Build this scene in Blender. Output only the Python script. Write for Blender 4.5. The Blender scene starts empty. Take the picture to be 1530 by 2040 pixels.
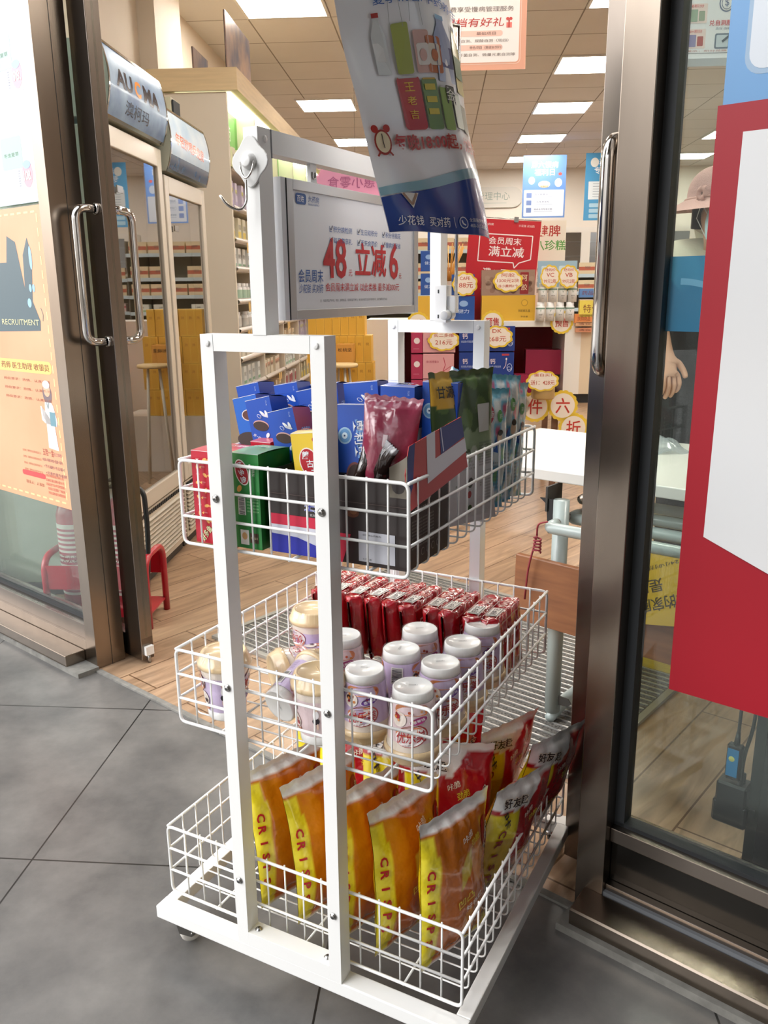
import bpy, bmesh, math, random
from math import sin, cos, pi, radians
from mathutils import Vector, Matrix, Quaternion
random.seed(7)
S = bpy.context.scene
COL = bpy.context.collection
# ------------------------------------------------------------------ camera
F_PX, PITCH, ROLL, H = 1672.614, 0.2577, -0.0096, 1.196
_fw = Vector((0, cos(PITCH), -sin(PITCH))); _up = Vector((0, sin(PITCH), cos(PITCH))); _rt = Vector((1, 0, 0))
RT = _rt * cos(ROLL) + _up * sin(ROLL); UPV = -_rt * sin(ROLL) + _up * cos(ROLL)
cam = bpy.data.cameras.new('camera'); camo = bpy.data.objects.new('camera', cam); COL.objects.link(camo)
m3 = Matrix((RT, UPV, -_fw)).transposed()
camo.matrix_world = Matrix.Translation((0, 0, H)) @ m3.to_4x4()
cam.sensor_width = 36; cam.lens = F_PX / 2040 * 36; cam.clip_start = 0.02
S.camera = camo
# ------------------------------------------------------------------ world, sun, exposure
S.view_settings.view_transform = 'Standard'; S.view_settings.look = 'None'
S.view_settings.exposure = 0.0; S.view_settings.gamma = 1.0
S.cycles.max_bounces = 8; S.cycles.transparent_max_bounces = 16; S.cycles.caustics_reflective = False; S.cycles.caustics_refractive = False
S.cycles.sample_clamp_indirect = 4.0
W = bpy.data.worlds.new('street_daylight'); S.world = W; W.use_nodes = True
nt = W.node_tree; bg = nt.nodes['Background']
tc = nt.nodes.new('ShaderNodeTexCoord'); sep = nt.nodes.new('ShaderNodeSeparateXYZ'); cr = nt.nodes.new('ShaderNodeValToRGB')
nz = nt.nodes.new('ShaderNodeTexNoise'); nz.inputs['Scale'].default_value = 5; nz.inputs['Detail'].default_value = 4
mp = nt.nodes.new('ShaderNodeMapping'); mp.inputs['Scale'].default_value = (1, 1, 3)
ad = nt.nodes.new('ShaderNodeMath'); ad.operation = 'MULTIPLY_ADD'; ad.inputs[1].default_value = 0.35
nt.links.new(tc.outputs['Generated'], sep.inputs[0]); nt.links.new(tc.outputs['Generated'], mp.inputs[0]); nt.links.new(mp.outputs[0], nz.inputs[0])
nt.links.new(nz.outputs[0], ad.inputs[0]); nt.links.new(sep.outputs[2], ad.inputs[2]); nt.links.new(ad.outputs[0], cr.inputs[0])
e = cr.color_ramp.elements
e[0].position = 0.10; e[0].color = (.16, .14, .125, 1)
e[1].position = 0.50; e[1].color = (1.0, 1.02, 1.06, 1)
e2 = cr.color_ramp.elements.new(0.22); e2.color = (.30, .27, .24, 1)
e3 = cr.color_ramp.elements.new(0.33); e3.color = (.62, .60, .58, 1)
# the street is open and bright to the left of the shop
dt = nt.nodes.new('ShaderNodeVectorMath'); dt.operation = 'DOT_PRODUCT'; dt.inputs[1].default_value = (-.985, .17, .0); nt.links.new(tc.outputs['Generated'], dt.inputs[0])
mr = nt.nodes.new('ShaderNodeMapRange'); mr.inputs[1].default_value = .86; mr.inputs[2].default_value = .98; mr.inputs[3].default_value = 1.0; mr.inputs[4].default_value = 4.6; nt.links.new(dt.outputs['Value'], mr.inputs[0])
vm_ = nt.nodes.new('ShaderNodeVectorMath'); vm_.operation = 'SCALE'; nt.links.new(cr.outputs[0], vm_.inputs[0]); nt.links.new(mr.outputs[0], vm_.inputs['Scale'])
nt.links.new(vm_.outputs[0], bg.inputs[0]); bg.inputs[1].default_value = 2.0
sun = bpy.data.lights.new('sun', 'SUN'); sun.energy = 2.2; sun.angle = radians(35); sun.color = (1, .985, .96)
so = bpy.data.objects.new('sun', sun); COL.objects.link(so)
so.rotation_euler = Vector((.78, .45, -.62)).to_track_quat('-Z', 'Y').to_euler()
LAMP = 28.0
# ------------------------------------------------------------------ frames
def frame(o, yaw):
    return Matrix.Translation((o[0], o[1], 0)) @ Matrix.Rotation(yaw, 4, 'Z')
YR = -radians(3.8); YS = math.atan2(-.646, .763); YK = -.4864
FR = frame((0, 0), YR)                    # room: x along the back wall, y into the shop
FS = frame((.373, 1.425), YS)             # shop front: x along the glass line, y inward
FK = frame((-.1457, 1.2192), YK)          # snack rack: x along its front, y to its back
FT = frame((0, 0), -radians(4.7))         # pavement tiles
FW = Matrix.Identity(4)
def ray(x, y):
    return _fw + RT * ((x - 765) / F_PX) - UPV * ((y - 1020) / F_PX)
def onplane(x, y, M, axis, c):
    """photo direction met with the plane axis=c of frame M, in that frame's coordinates"""
    Mi = M.inverted(); o = Mi @ Vector((0, 0, H)); d = Mi.to_3x3() @ ray(x, y)
    t = (c - o[axis]) / d[axis]
    return o + d * t
def PT(x, y, t): return onplane(x, y, FR, 1, t)
def PSd(x, y, s): return onplane(x, y, FR, 0, s)
def PN(x, y, n): return onplane(x, y, FS, 1, n)
def KB(x, y, b): return onplane(x, y, FK, 1, b)
# ------------------------------------------------------------------ materials
def lin(c):
    if isinstance(c, str):
        c = [int(c[i:i + 2], 16) / 255 for i in (0, 2, 4)]
    return tuple((v / 12.92 if v <= .04045 else ((v + .055) / 1.055) ** 2.4) for v in c[:3]) + (1,)
MC = {}
def mat(name, col='cccccc', rough=.5, metal=0, coat=0, noise=0, nscale=8, bump=0, bscale=40, emit=0, spec=.5, trans=0, vary=None, stretch=(1, 1, 1), vcol=False, alpha=1):
    if name in MC: return MC[name]
    m = bpy.data.materials.new(name); m.use_nodes = True; n = m.node_tree; b = n.nodes['Principled BSDF']
    b.inputs['Base Color'].default_value = lin(col); b.inputs['Roughness'].default_value = rough; b.inputs['Metallic'].default_value = metal
    b.inputs['Coat Weight'].default_value = coat; b.inputs['Coat Roughness'].default_value = .12; b.inputs['Specular IOR Level'].default_value = spec
    if emit:
        b.inputs['Emission Color'].default_value = lin(col); b.inputs['Emission Strength'].default_value = emit
    tcn = mpn = None
    if noise or bump:
        tcn = n.nodes.new('ShaderNodeTexCoord'); mpn = n.nodes.new('ShaderNodeMapping'); mpn.inputs['Scale'].default_value = stretch
        n.links.new(tcn.outputs['Object'], mpn.inputs[0])
    src = None
    if vcol:
        at = n.nodes.new('ShaderNodeVertexColor'); at.layer_name = 'Col'; src = at.outputs[0]
    if noise:
        t = n.nodes.new('ShaderNodeTexNoise'); t.inputs['Scale'].default_value = nscale; t.inputs['Detail'].default_value = 6
        n.links.new(mpn.outputs[0], t.inputs[0])
        r = n.nodes.new('ShaderNodeValToRGB'); r.color_ramp.elements[0].position = .3; r.color_ramp.elements[1].position = .7
        c = lin(col); c2 = lin(vary) if vary else tuple(v * (1 - noise) for v in c[:3]) + (1,)
        r.color_ramp.elements[0].color = c2; r.color_ramp.elements[1].color = c
        n.links.new(t.outputs[0], r.inputs[0]); src = r.outputs[0]
    if src: n.links.new(src, b.inputs['Base Color'])
    if bump:
        t = n.nodes.new('ShaderNodeTexNoise'); t.inputs['Scale'].default_value = bscale; t.inputs['Detail'].default_value = 3
        n.links.new(mpn.outputs[0], t.inputs[0]); bp = n.nodes.new('ShaderNodeBump'); bp.inputs['Strength'].default_value = bump; bp.inputs['Distance'].default_value = .01
        n.links.new(t.outputs[0], bp.inputs['Height']); n.links.new(bp.outputs[0], b.inputs['Normal'])
    MC[name] = m; return m
def ink(c, rough=.45, coat=0):
    return mat('ink_%s_%d_%d' % (c, rough * 100, coat * 10), c, rough, coat=coat)
def glassmat(name, tint='ffffff', refl=.06, rough=0.0, haze=0, hazecol='ffffff'):
    if name in MC: return MC[name]
    m = bpy.data.materials.new(name); m.use_nodes = True; n = m.node_tree; n.nodes.clear()
    out = n.nodes.new('ShaderNodeOutputMaterial'); tr = n.nodes.new('ShaderNodeBsdfTransparent'); tr.inputs[0].default_value = lin(tint)
    gl = n.nodes.new('ShaderNodeBsdfGlossy'); gl.inputs['Roughness'].default_value = rough; gl.inputs[0].default_value = (1, 1, 1, 1)
    lw = n.nodes.new('ShaderNodeLayerWeight'); lw.inputs['Blend'].default_value = .5
    pw = n.nodes.new('ShaderNodeMath'); pw.operation = 'POWER'; pw.inputs[1].default_value = 4.0; n.links.new(lw.outputs['Facing'], pw.inputs[0])
    ma = n.nodes.new('ShaderNodeMath'); ma.operation = 'MULTIPLY_ADD'; ma.inputs[1].default_value = .38; ma.inputs[2].default_value = refl; ma.use_clamp = True
    mx = n.nodes.new('ShaderNodeMixShader'); n.links.new(pw.outputs[0], ma.inputs[0]); n.links.new(ma.outputs[0], mx.inputs[0])
    a = tr.outputs[0]
    if haze:
        df = n.nodes.new('ShaderNodeBsdfDiffuse'); df.inputs[0].default_value = lin(hazecol); m2 = n.nodes.new('ShaderNodeMixShader'); m2.inputs[0].default_value = haze
        n.links.new(a, m2.inputs[1]); n.links.new(df.outputs[0], m2.inputs[2]); a = m2.outputs[0]
    n.links.new(a, mx.inputs[1]); n.links.new(gl.outputs[0], mx.inputs[2]); n.links.new(mx.outputs[0], out.inputs[0])
    MC[name] = m; return m
# ------------------------------------------------------------------ text
TC = {}
def tmesh(s, bold, shear):
    if bold <= .045 and any(ord(c) > 0x2e80 for c in s): bold = bold * .4
    k = (s, bold, shear)
    if k in TC: return TC[k]
    c = bpy.data.curves.new('t', 'FONT'); c.body = s; c.offset = bold; c.shear = shear; c.resolution_u = 2
    o = bpy.data.objects.new('t', c); me = o.to_mesh()
    vs = [(v.co.x, v.co.y) for v in me.vertices]; fs = [tuple(p.vertices) for p in me.polygons]
    o.to_mesh_clear(); bpy.data.objects.remove(o); bpy.data.curves.remove(c)
    if not vs: TC[k] = ([], [], 1, 1); return TC[k]
    x0 = min(v[0] for v in vs); x1 = max(v[0] for v in vs); y0 = min(v[1] for v in vs); y1 = max(v[1] for v in vs)
    vs = [(v[0] - (x0 + x1) / 2, v[1] - (y0 + y1) / 2) for v in vs]
    TC[k] = (vs, fs, max(x1 - x0, 1e-6), max(y1 - y0, 1e-6)); return TC[k]
# ------------------------------------------------------------------ mesh builder
def rnd(pts, r, n=4, closed=False):
    pts = [Vector(p) for p in pts]; out = []
    N = len(pts)
    for i, p in enumerate(pts):
        if not closed and i in (0, N - 1): out.append(p); continue
        a = pts[i - 1] - p; b = pts[(i + 1) % N] - p
        rr = min(r, a.length * .49, b.length * .49)
        p0 = p + a.normalized() * rr; p1 = p + b.normalized() * rr
        for k in range(n + 1):
            t = k / n; out.append(p0 * (1 - t) ** 2 + p * 2 * t * (1 - t) + p1 * t * t)
    return out
class MB:
    def __init__(self): self.v = []; self.f = []; self.m = []; self.mats = []; self.sm = []; self.col = None; self.M = None
    def mi(self, m):
        if m not in self.mats: self.mats.append(m)
        return self.mats.index(m)
    def add(self, vs, fs, m, smooth=False):
        o = len(self.v); k = self.mi(m)
        if self.M is not None: vs = [self.M @ Vector(v) for v in vs]
        self.v += [tuple(v) for v in vs]
        for f in fs: self.f.append(tuple(i + o for i in f)); self.m.append(k); self.sm.append(smooth)
        return self
    def box(self, c, s, m, R=None, bev=0):
        hx, hy, hz = s[0] / 2, s[1] / 2, s[2] / 2
        if bev:
            b = min(bev, hx * .45, hy * .45, hz * .45); vs = []
            for sx in (-1, 1):
                for sy in (-1, 1):
                    for sz in (-1, 1):
                        vs += [(sx * hx, sy * (hy - b), sz * (hz - b)), (sx * (hx - b), sy * hy, sz * (hz - b)), (sx * (hx - b), sy * (hy - b), sz * hz)]
            def ix(sx, sy, sz, k): return ((sx > 0) * 4 + (sy > 0) * 2 + (sz > 0)) * 3 + k
            fs = []
            for s_ in (-1, 1):
                fs.append([ix(s_, a, b_, 0) for a, b_ in ((-1, -1), (1, -1), (1, 1), (-1, 1))][::s_])
                fs.append([ix(a, s_, b_, 1) for a, b_ in ((-1, -1), (1, -1), (1, 1), (-1, 1))][::-s_])
                fs.append([ix(a, b_, s_, 2) for a, b_ in ((-1, -1), (1, -1), (1, 1), (-1, 1))][::s_])
            for a in (-1, 1):
                for b_ in (-1, 1):
                    fs.append([ix(a, b_, -1, 0), ix(a, b_, 1, 0), ix(a, b_, 1, 1), ix(a, b_, -1, 1)][::a * b_])
                    fs.append([ix(-1, a, b_, 1), ix(1, a, b_, 1), ix(1, a, b_, 2), ix(-1, a, b_, 2)][::a * b_])
                    fs.append([ix(a, -1, b_, 2), ix(a, 1, b_, 2), ix(a, 1, b_, 0), ix(a, -1, b_, 0)][::a * b_])
                    for c_ in (-1, 1): fs.append([ix(a, b_, c_, 0), ix(a, b_, c_, 1), ix(a, b_, c_, 2)][::a * b_ * c_])
            fs = [list(f) for f in fs]
        else:
            vs = [(x, y, z) for x in (-hx, hx) for y in (-hy, hy) for z in (-hz, hz)]
            fs = [(0, 1, 3, 2), (4, 6, 7, 5), (0, 4, 5, 1), (2, 3, 7, 6), (0, 2, 6, 4), (1, 5, 7, 3)]
        c = Vector(c)
        vs = [c + ((R @ Vector(v)) if R is not None else Vector(v)) for v in vs]
        return self.add(vs, fs, m)
    def bb(self, x0, x1, y0, y1, z0, z1, m, bev=0): return self.box(((x0 + x1) / 2, (y0 + y1) / 2, (z0 + z1) / 2), (abs(x1 - x0), abs(y1 - y0), abs(z1 - z0)), m, bev=bev)
    def tube(self, pts, r, m, n=8, closed=False, caps=True, smooth=True):
        pts = [Vector(p) for p in pts]; N = len(pts); rs = r if isinstance(r, (list, tuple)) else [r] * N
        vs = []; prev = None
        for i, p in enumerate(pts):
            if closed: t = pts[(i + 1) % N] - pts[i - 1]
            else: t = pts[min(i + 1, N - 1)] - pts[max(i - 1, 0)]
            t = t.normalized() if t.length > 1e-9 else Vector((0, 0, 1))
            if prev is None:
                a = Vector((0, 0, 1)) if abs(t.z) < .9 else Vector((1, 0, 0)); u = t.cross(a).normalized()
            else:
                u = prev - t * prev.dot(t); u = u.normalized() if u.length > 1e-6 else prev
            prev = u; w = t.cross(u)
            for k in range(n):
                a = 2 * pi * k / n; vs.append(p + (u * cos(a) + w * sin(a)) * rs[i])
        fs = []
        for i in range(N if closed else N - 1):
            j = (i + 1) % N
            for k in range(n): fs.append((i * n + k, i * n + (k + 1) % n, j * n + (k + 1) % n, j * n + k))
        if caps and not closed: fs += [tuple(range(n))[::-1], tuple((N - 1) * n + k for k in range(n))]
        return self.add(vs, fs, m, smooth)
    def lathe(self, prof, c, m, n=24, axis='z', smooth=True, R=None):
        c = Vector(c); vs = []; fs = []
        for (r, z) in prof:
            for k in range(n):
                a = 2 * pi * k / n; x, y = r * cos(a), r * sin(a)
                v = Vector({'z': (x, y, z), 'y': (x, z, y), 'x': (z, x, y)}[axis]); vs.append(c + (R @ v if R is not None else v))
        for i in range(len(prof) - 1):
            for k in range(n): fs.append((i * n + k, i * n + (k + 1) % n, (i + 1) * n + (k + 1) % n, (i + 1) * n + k))
        if axis == 'y': fs = [f[::-1] for f in fs]
        return self.add(vs, fs, m, smooth)
    def prism(self, poly, h0, h1, m, fr=None):
        """closed polygon (x,y) extruded between h0 and h1; fr maps (x,y,h)->3D"""
        fr = fr or (lambda x, y, h: (x, y, h)); N = len(poly)
        ar = sum(poly[i][0] * poly[(i + 1) % N][1] - poly[(i + 1) % N][0] * poly[i][1] for i in range(N))
        if ar < 0: poly = poly[::-1]
        vs = [fr(x, y, h0) for x, y in poly] + [fr(x, y, h1) for x, y in poly]
        fs = [tuple(range(N))[::-1], tuple(range(N, 2 * N))] + [(i, (i + 1) % N, N + (i + 1) % N, N + i) for i in range(N)]
        return self.add(vs, fs, m)
    def grid(self, fn, nu, nv, m, smooth=True, flip=False, closeu=False):
        vs = [fn(i / nu, j / nv) for j in range(nv + 1) for i in range(nu + 1)]; fs = []
        for j in range(nv):
            for i in range(nu):
                a = j * (nu + 1) + i; q = (a, a + 1, a + nu + 2, a + nu + 1); fs.append(q[::-1] if flip else q)
        return self.add(vs, fs, m, smooth)
    # ---- flat artwork on a mapping F(x, y, lift) -> 3D
    def poly(self, F, pts, m, lay=1, sub=0):
        pts = list(pts)
        if sub:
            q = []
            for i, p in enumerate(pts):
                n2 = pts[(i + 1) % len(pts)]; L = math.hypot(n2[0] - p[0], n2[1] - p[1]); k = max(1, int(L / sub))
                q += [(p[0] + (n2[0] - p[0]) * t / k, p[1] + (n2[1] - p[1]) * t / k) for t in range(k)]
            pts = q
        return self.add([F(x, y, lay * LIFT) for x, y in pts], [tuple(range(len(pts)))], m)
    def rect(self, F, x0, y0, x1, y1, m, lay=1, sub=0):
        if sub:
            nx = max(1, int(abs(x1 - x0) / sub)); ny = max(1, int(abs(y1 - y0) / sub))
            vs = [F(x0 + (x1 - x0) * i / nx, y0 + (y1 - y0) * j / ny, lay * LIFT) for j in range(ny + 1) for i in range(nx + 1)]
            fs = [(j * (nx + 1) + i, j * (nx + 1) + i + 1, (j + 1) * (nx + 1) + i + 1, (j + 1) * (nx + 1) + i) for j in range(ny) for i in range(nx)]
            return self.add(vs, fs, m, True)
        return self.poly(F, [(x0, y0), (x1, y0), (x1, y1), (x0, y1)], m, lay)
    def ell(self, F, x, y, rx, ry, m, lay=1, n=24, rot=0, a0=0, a1=2 * pi):
        pts = []
        for k in range(n if a1 - a0 > 6.28 else n + 1):
            a = a0 + (a1 - a0) * k / n; p, q = rx * cos(a), ry * sin(a); pts.append((x + p * cos(rot) - q * sin(rot), y + p * sin(rot) + q * cos(rot)))
        return self.poly(F, pts, m, lay)
    def flower(self, F, x, y, rx, ry, m, lay=1, k=14, amp=.07, n=84):
        return self.poly(F, [(x + rx * (1 + amp * abs(sin(k * a / 2)) - amp) * cos(a), y + ry * (1 + amp * abs(sin(k * a / 2)) - amp) * sin(a)) for a in [2 * pi * i / n for i in range(n)]], m, lay)
    def rr(self, F, x0, y0, x1, y1, r, m, lay=1):
        pts = []
        for cx, cy, a in ((x1 - r, y0 + r, -pi / 2), (x1 - r, y1 - r, 0), (x0 + r, y1 - r, pi / 2), (x0 + r, y0 + r, pi)):
            pts += [(cx + r * cos(a + pi / 2 * k / 5), cy + r * sin(a + pi / 2 * k / 5)) for k in range(6)]
        return self.poly(F, pts, m, lay)
    def line(self, F, pts, w, m, lay=1):
        for (x0, y0), (x1, y1) in zip(pts, pts[1:]):
            L = math.hypot(x1 - x0, y1 - y0) or 1e-6; nx, ny = -(y1 - y0) / L * w / 2, (x1 - x0) / L * w / 2
            self.poly(F, [(x0 - nx, y0 - ny), (x1 - nx, y1 - ny), (x1 + nx, y1 + ny), (x0 + nx, y0 + ny)], m, lay)
        return self
    def text(self, F, s, x, y, h, m, w=None, lay=2, rot=0, flip=False, bold=0.0, shear=0, align='c', sub=0):
        vs, fs, tw, th = tmesh(s, bold, shear)
        if not vs: return self
        sy = h / th; sx = (w / tw) if w else sy
        if align == 'l': x = x + tw * sx / 2
        if align == 'r': x = x - tw * sx / 2
        if flip: sx = -sx
        P = []
        for a, b in vs:
            a, b = a * sx, b * sy; P.append((x + a * cos(rot) - b * sin(rot), y + a * sin(rot) + b * cos(rot)))
        T = [f[::-1] if flip else f for f in fs]
        if sub:
            P = list(P); out = []; st = [t for t in T]
            while st and len(out) < 6000:
                t = st.pop()
                if len(t) != 3: out.append(t); continue
                e = [(math.dist(P[t[i]], P[t[(i + 1) % 3]]), i) for i in range(3)]; L, i = max(e)
                if L > sub:
                    a, b, c = t[i], t[(i + 1) % 3], t[(i + 2) % 3]; P.append(((P[a][0] + P[b][0]) / 2, (P[a][1] + P[b][1]) / 2)); k = len(P) - 1
                    st += [(a, k, c), (k, b, c)]
                else: out.append(t)
            T = out
        return self.add([F(a, b, lay * LIFT) for a, b in P], T, m)
    def mesh(self, name):
        me = bpy.data.meshes.new(name); me.from_pydata(self.v, [], self.f)
        for m in self.mats: me.materials.append(m)
        me.polygons.foreach_set('material_index', self.m); me.polygons.foreach_set('use_smooth', self.sm)
        if self.col is not None:
            ca = me.color_attributes.new('Col', 'FLOAT_COLOR', 'POINT'); d = []
            for i in range(len(self.v)): d += list(self.col[i] if i < len(self.col) else (1, 1, 1, 1))
            ca.data.foreach_set('color', [float(x) for x in d])
        me.update(); return me
LIFT = .00035
def FL(o, ex, ey):
    """flat drawing frame: origin o, unit x, unit y"""
    o = Vector(o); ex = Vector(ex).normalized(); ey = Vector(ey).normalized(); n = ex.cross(ey)
    return lambda x, y, l: o + ex * x + ey * y + n * l
def obj(name, mb, parent=None, M=None, bevel=0):
    me = mb.mesh(name) if isinstance(mb, MB) else mb
    o = bpy.data.objects.new(name, me); COL.objects.link(o)
    if parent: o.parent = parent
    if M is not None: o.matrix_local = M
    if bevel:
        b = o.modifiers.new('b', 'BEVEL'); b.width = bevel; b.segments = 2; b.limit_method = 'ANGLE'; b.angle_limit = radians(50)
    return o
def tag(o, label=None, cat=None, group=None, kind=None):
    if label: o['label'] = label
    if cat: o['category'] = cat
    if group: o['group'] = group
    if kind: o['kind'] = kind
    return o
def T(x, y, z, rz=0, rx=0, ry=0): return Matrix.Translation((x, y, z)) @ Matrix.Rotation(rz, 4, 'Z') @ Matrix.Rotation(rx, 4, 'X') @ Matrix.Rotation(ry, 4, 'Y')
def thing(name, M, label, cat, group=None):
    o = bpy.data.objects.new(name, None); COL.objects.link(o); o.empty_display_size = .05; o.matrix_world = M
    return tag(o, label, cat, group)
def single(name, mb, M, label, cat, group=None, bevel=0):
    o = obj(name, mb, None, M, bevel); return tag(o, label, cat, group)
def struct(name, mb, M=None, parent=None, bevel=0):
    o = obj(name, mb, parent, M, bevel)
    if not parent: o['kind'] = 'structure'
    return o
KIDS = {}
def dup(root, M, label=None, group=None):
    r = root.copy(); COL.objects.link(r); r.matrix_world = M
    if label: r['label'] = label
    if group: r['group'] = group
    if root not in KIDS: KIDS[root] = [(c, list(c.children)) for c in root.children]
    for c, gs in KIDS[root]:
        k = c.copy(); COL.objects.link(k); k.parent = r
        for g in gs:
            q = g.copy(); COL.objects.link(q); q.parent = k
    return r
# ------------------------------------------------------------------ shared materials
white = mat('white_paint', 'eeeeec', .32, coat=.15)
whitem = mat('white_powder_coat', 'f0f0ee', .3, coat=.1)
steel = mat('brushed_steel', '93877b', .24, 1, noise=.12, nscale=6, stretch=(3, 3, .6))
steeld = mat('brushed_steel_dark', '8a8077', .27, 1, noise=.15, nscale=5, stretch=(3, 3, .8))
chrome = mat('polished_steel', 'c9c5c0', .09, 1)
black = mat('black_plastic', '1b1b1c', .4)
gasket = mat('black_rubber', '25282b', .6)
cream = mat('cream_wall', 'e2d6c6', .7, noise=.03, nscale=2)
beige = mat('beige_panel', 'cfc4b2', .5)
zinc = mat('zinc_screw', 'b4b2ae', .25, 1)
wood_lt = mat('light_wood', 'dcc49c', .45, noise=.15, nscale=5, stretch=(1, 1, 12))
# ================================================================== SETTING
def floor_wood():
    m = bpy.data.materials.new('wood_planks'); m.use_nodes = True; n = m.node_tree; b = n.nodes['Principled BSDF']
    t = n.nodes.new('ShaderNodeTexCoord'); mp = n.nodes.new('ShaderNodeMapping'); mp.inputs['Rotation'].default_value = (0, 0, -(YS + pi / 2)); mp.inputs['Location'].default_value = (.13, .03, 0)
    n.links.new(t.outputs['Object'], mp.inputs[0])
    br = n.nodes.new('ShaderNodeTexBrick'); br.inputs['Scale'].default_value = 1; br.inputs['Brick Width'].default_value = .92; br.inputs['Row Height'].default_value = .152
    br.inputs['Mortar Size'].default_value = .0028; br.inputs['Mortar Smooth'].default_value = .2; br.offset = .37; br.inputs['Bias'].default_value = 0
    br.inputs['Color1'].default_value = lin('b69a7f'); br.inputs['Color2'].default_value = lin('a88c71'); br.inputs['Mortar'].default_value = lin('6b5039')
    n.links.new(mp.outputs[0], br.inputs[0])
    m2 = n.nodes.new('ShaderNodeMapping'); m2.inputs['Scale'].default_value = (1.3, 9, 1); n.links.new(mp.outputs[0], m2.inputs[0])
    nz = n.nodes.new('ShaderNodeTexNoise'); nz.inputs['Scale'].default_value = 2.2; nz.inputs['Detail'].default_value = 7; nz.inputs['Distortion'].default_value = 1.4; n.links.new(m2.outputs[0], nz.inputs[0])
    r = n.nodes.new('ShaderNodeValToRGB'); r.color_ramp.elements[0].position = .3; r.color_ramp.elements[0].color = (.62, .58, .55, 1); r.color_ramp.elements[1].position = .66; r.color_ramp.elements[1].color = (1.12, 1.1, 1.08, 1)
    n.links.new(nz.outputs[0], r.inputs[0])
    mx = n.nodes.new('ShaderNodeMix'); mx.data_type = 'RGBA'; mx.blend_type = 'MULTIPLY'; mx.inputs[0].default_value = 1
    n.links.new(br.outputs[0], mx.inputs[6]); n.links.new(r.outputs[0], mx.inputs[7]); n.links.new(mx.outputs[2], b.inputs['Base Color'])
    b.inputs['Roughness'].default_value = .3
    bp = n.nodes.new('ShaderNodeBump'); bp.inputs['Strength'].default_value = .25; bp.inputs['Distance'].default_value = .002; bp.invert = True
    n.links.new(br.outputs['Fac'], bp.inputs['Height']); n.links.new(bp.outputs[0], b.inputs['Normal'])
    return m
def tilemat(name, size, ang, c1, c2, grout, gw, offs, rough, nscale=2.5):
    m = bpy.data.materials.new(name); m.use_nodes = True; n = m.node_tree; b = n.nodes['Principled BSDF']
    t = n.nodes.new('ShaderNodeTexCoord'); mp = n.nodes.new('ShaderNodeMapping'); mp.vector_type = 'POINT'; mp.inputs['Rotation'].default_value = (0, 0, ang); mp.inputs['Location'].default_value = (-offs[0] , -offs[1], 0)
    n.links.new(t.outputs['Object'], mp.inputs[0])
    br = n.nodes.new('ShaderNodeTexBrick'); br.offset = 0; br.inputs['Scale'].default_value = 1; br.inputs['Brick Width'].default_value = size; br.inputs['Row Height'].default_value = size
    br.inputs['Mortar Size'].default_value = gw; br.inputs['Mortar Smooth'].default_value = .1
    br.inputs['Color1'].default_value = (1, 1, 1, 1); br.inputs['Color2'].default_value = (.97, .97, .97, 1); br.inputs['Mortar'].default_value = lin(grout)
    n.links.new(mp.outputs[0], br.inputs[0])
    nz = n.nodes.new('ShaderNodeTexNoise'); nz.inputs['Scale'].default_value = nscale; nz.inputs['Detail'].default_value = 8; nz.inputs['Roughness'].default_value = .65; n.links.new(t.outputs['Object'], nz.inputs[0])
    r = n.nodes.new('ShaderNodeValToRGB'); r.color_ramp.elements[0].position = .32; r.color_ramp.elements[0].color = lin(c1); r.color_ramp.elements[1].position = .68; r.color_ramp.elements[1].color = lin(c2)
    n.links.new(nz.outputs[0], r.inputs[0])
    mx = n.nodes.new('ShaderNodeMix'); mx.data_type = 'RGBA'; mx.blend_type = 'MULTIPLY'; mx.inputs[0].default_value = 1
    n.links.new(br.outputs[0], mx.inputs[6]); n.links.new(r.outputs[0], mx.inputs[7]); n.links.new(mx.outputs[2], b.inputs['Base Color'])
    b.inputs['Roughness'].default_value = rough
    return m
# floors
q = MB(); q.poly(lambda x, y, l: (x, y, 0), [tuple((FS @ Vector((u, n, 0)))[:2]) for u, n in ((-3.9, 0), (3.6, 0), (12, 6), (12, 22), (-9, 22), (-14, 12), (-9, 0))], floor_wood(), 0)
struct('floor', q)
q = MB(); q.poly(lambda x, y, l: (x, y, -.004), [(-14, -14), (14, -14), (14, 9), (-14, 9)], tilemat('grey_paving_tile', .684, radians(4.7), '4a4a4a', '7a7875', '555555', .0022, (-.907, 1.52), .33, 3.0), 0)
struct('floor', q)
q = MB()
for u0, u1 in ((-3.6, -1.72), (0, 3.2)): q.bb(u0, u1, -.075, .0, -.004, .012, mat('mortar_edge', '8b8983', .9, noise=.4, nscale=30))
q.bb(-1.72, 0, -.012, .006, -.004, .002, MC['mortar_edge'])
struct('trim_1', q, FS)
# ceiling of 60 cm tiles
cm = tilemat('ceiling_tile', .6, radians(3.8), 'dedcda', 'e2e0de', '98928a', .006, (1.007, 7.9), .8, 3)
q = MB(); q.poly(lambda x, y, l: (x, y, 3.1), [tuple((FS @ Vector((u, n, 0)))[:2]) for u, n in ((-3.9, .0), (-9, 0), (-14, 12), (-9, 22), (12, 22), (12, 6), (3.6, .0))], cm, 0)
struct('ceiling', q)
# walls
q = MB(); q.bb(-2.05, -1.85, 3.1, 8.9, 0, 3.1, cream); q.bb(-1.86, -1.74, 5.6, 6.15, 0, 3.1, mat('cream_pillar', 'f0e6d8', .6)); q.bb(-3.75, -3.55, 8.9, 14.8, 0, 3.1, cream); q.bb(-3.6, -1.85, 8.8, 8.9, 0, 3.1, cream)
struct('wall_left', q, FR)
q = MB(); q.bb(-3.8, 9, 14.8, 15, 0, 3.1, mat('white_wall', 'ece7de', .7)); struct('wall_back', q, FR)
q = MB(); q.bb(8.4, 8.6, 0, 15, 0, 3.1, cream); struct('wall_right', q, FR)
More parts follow.
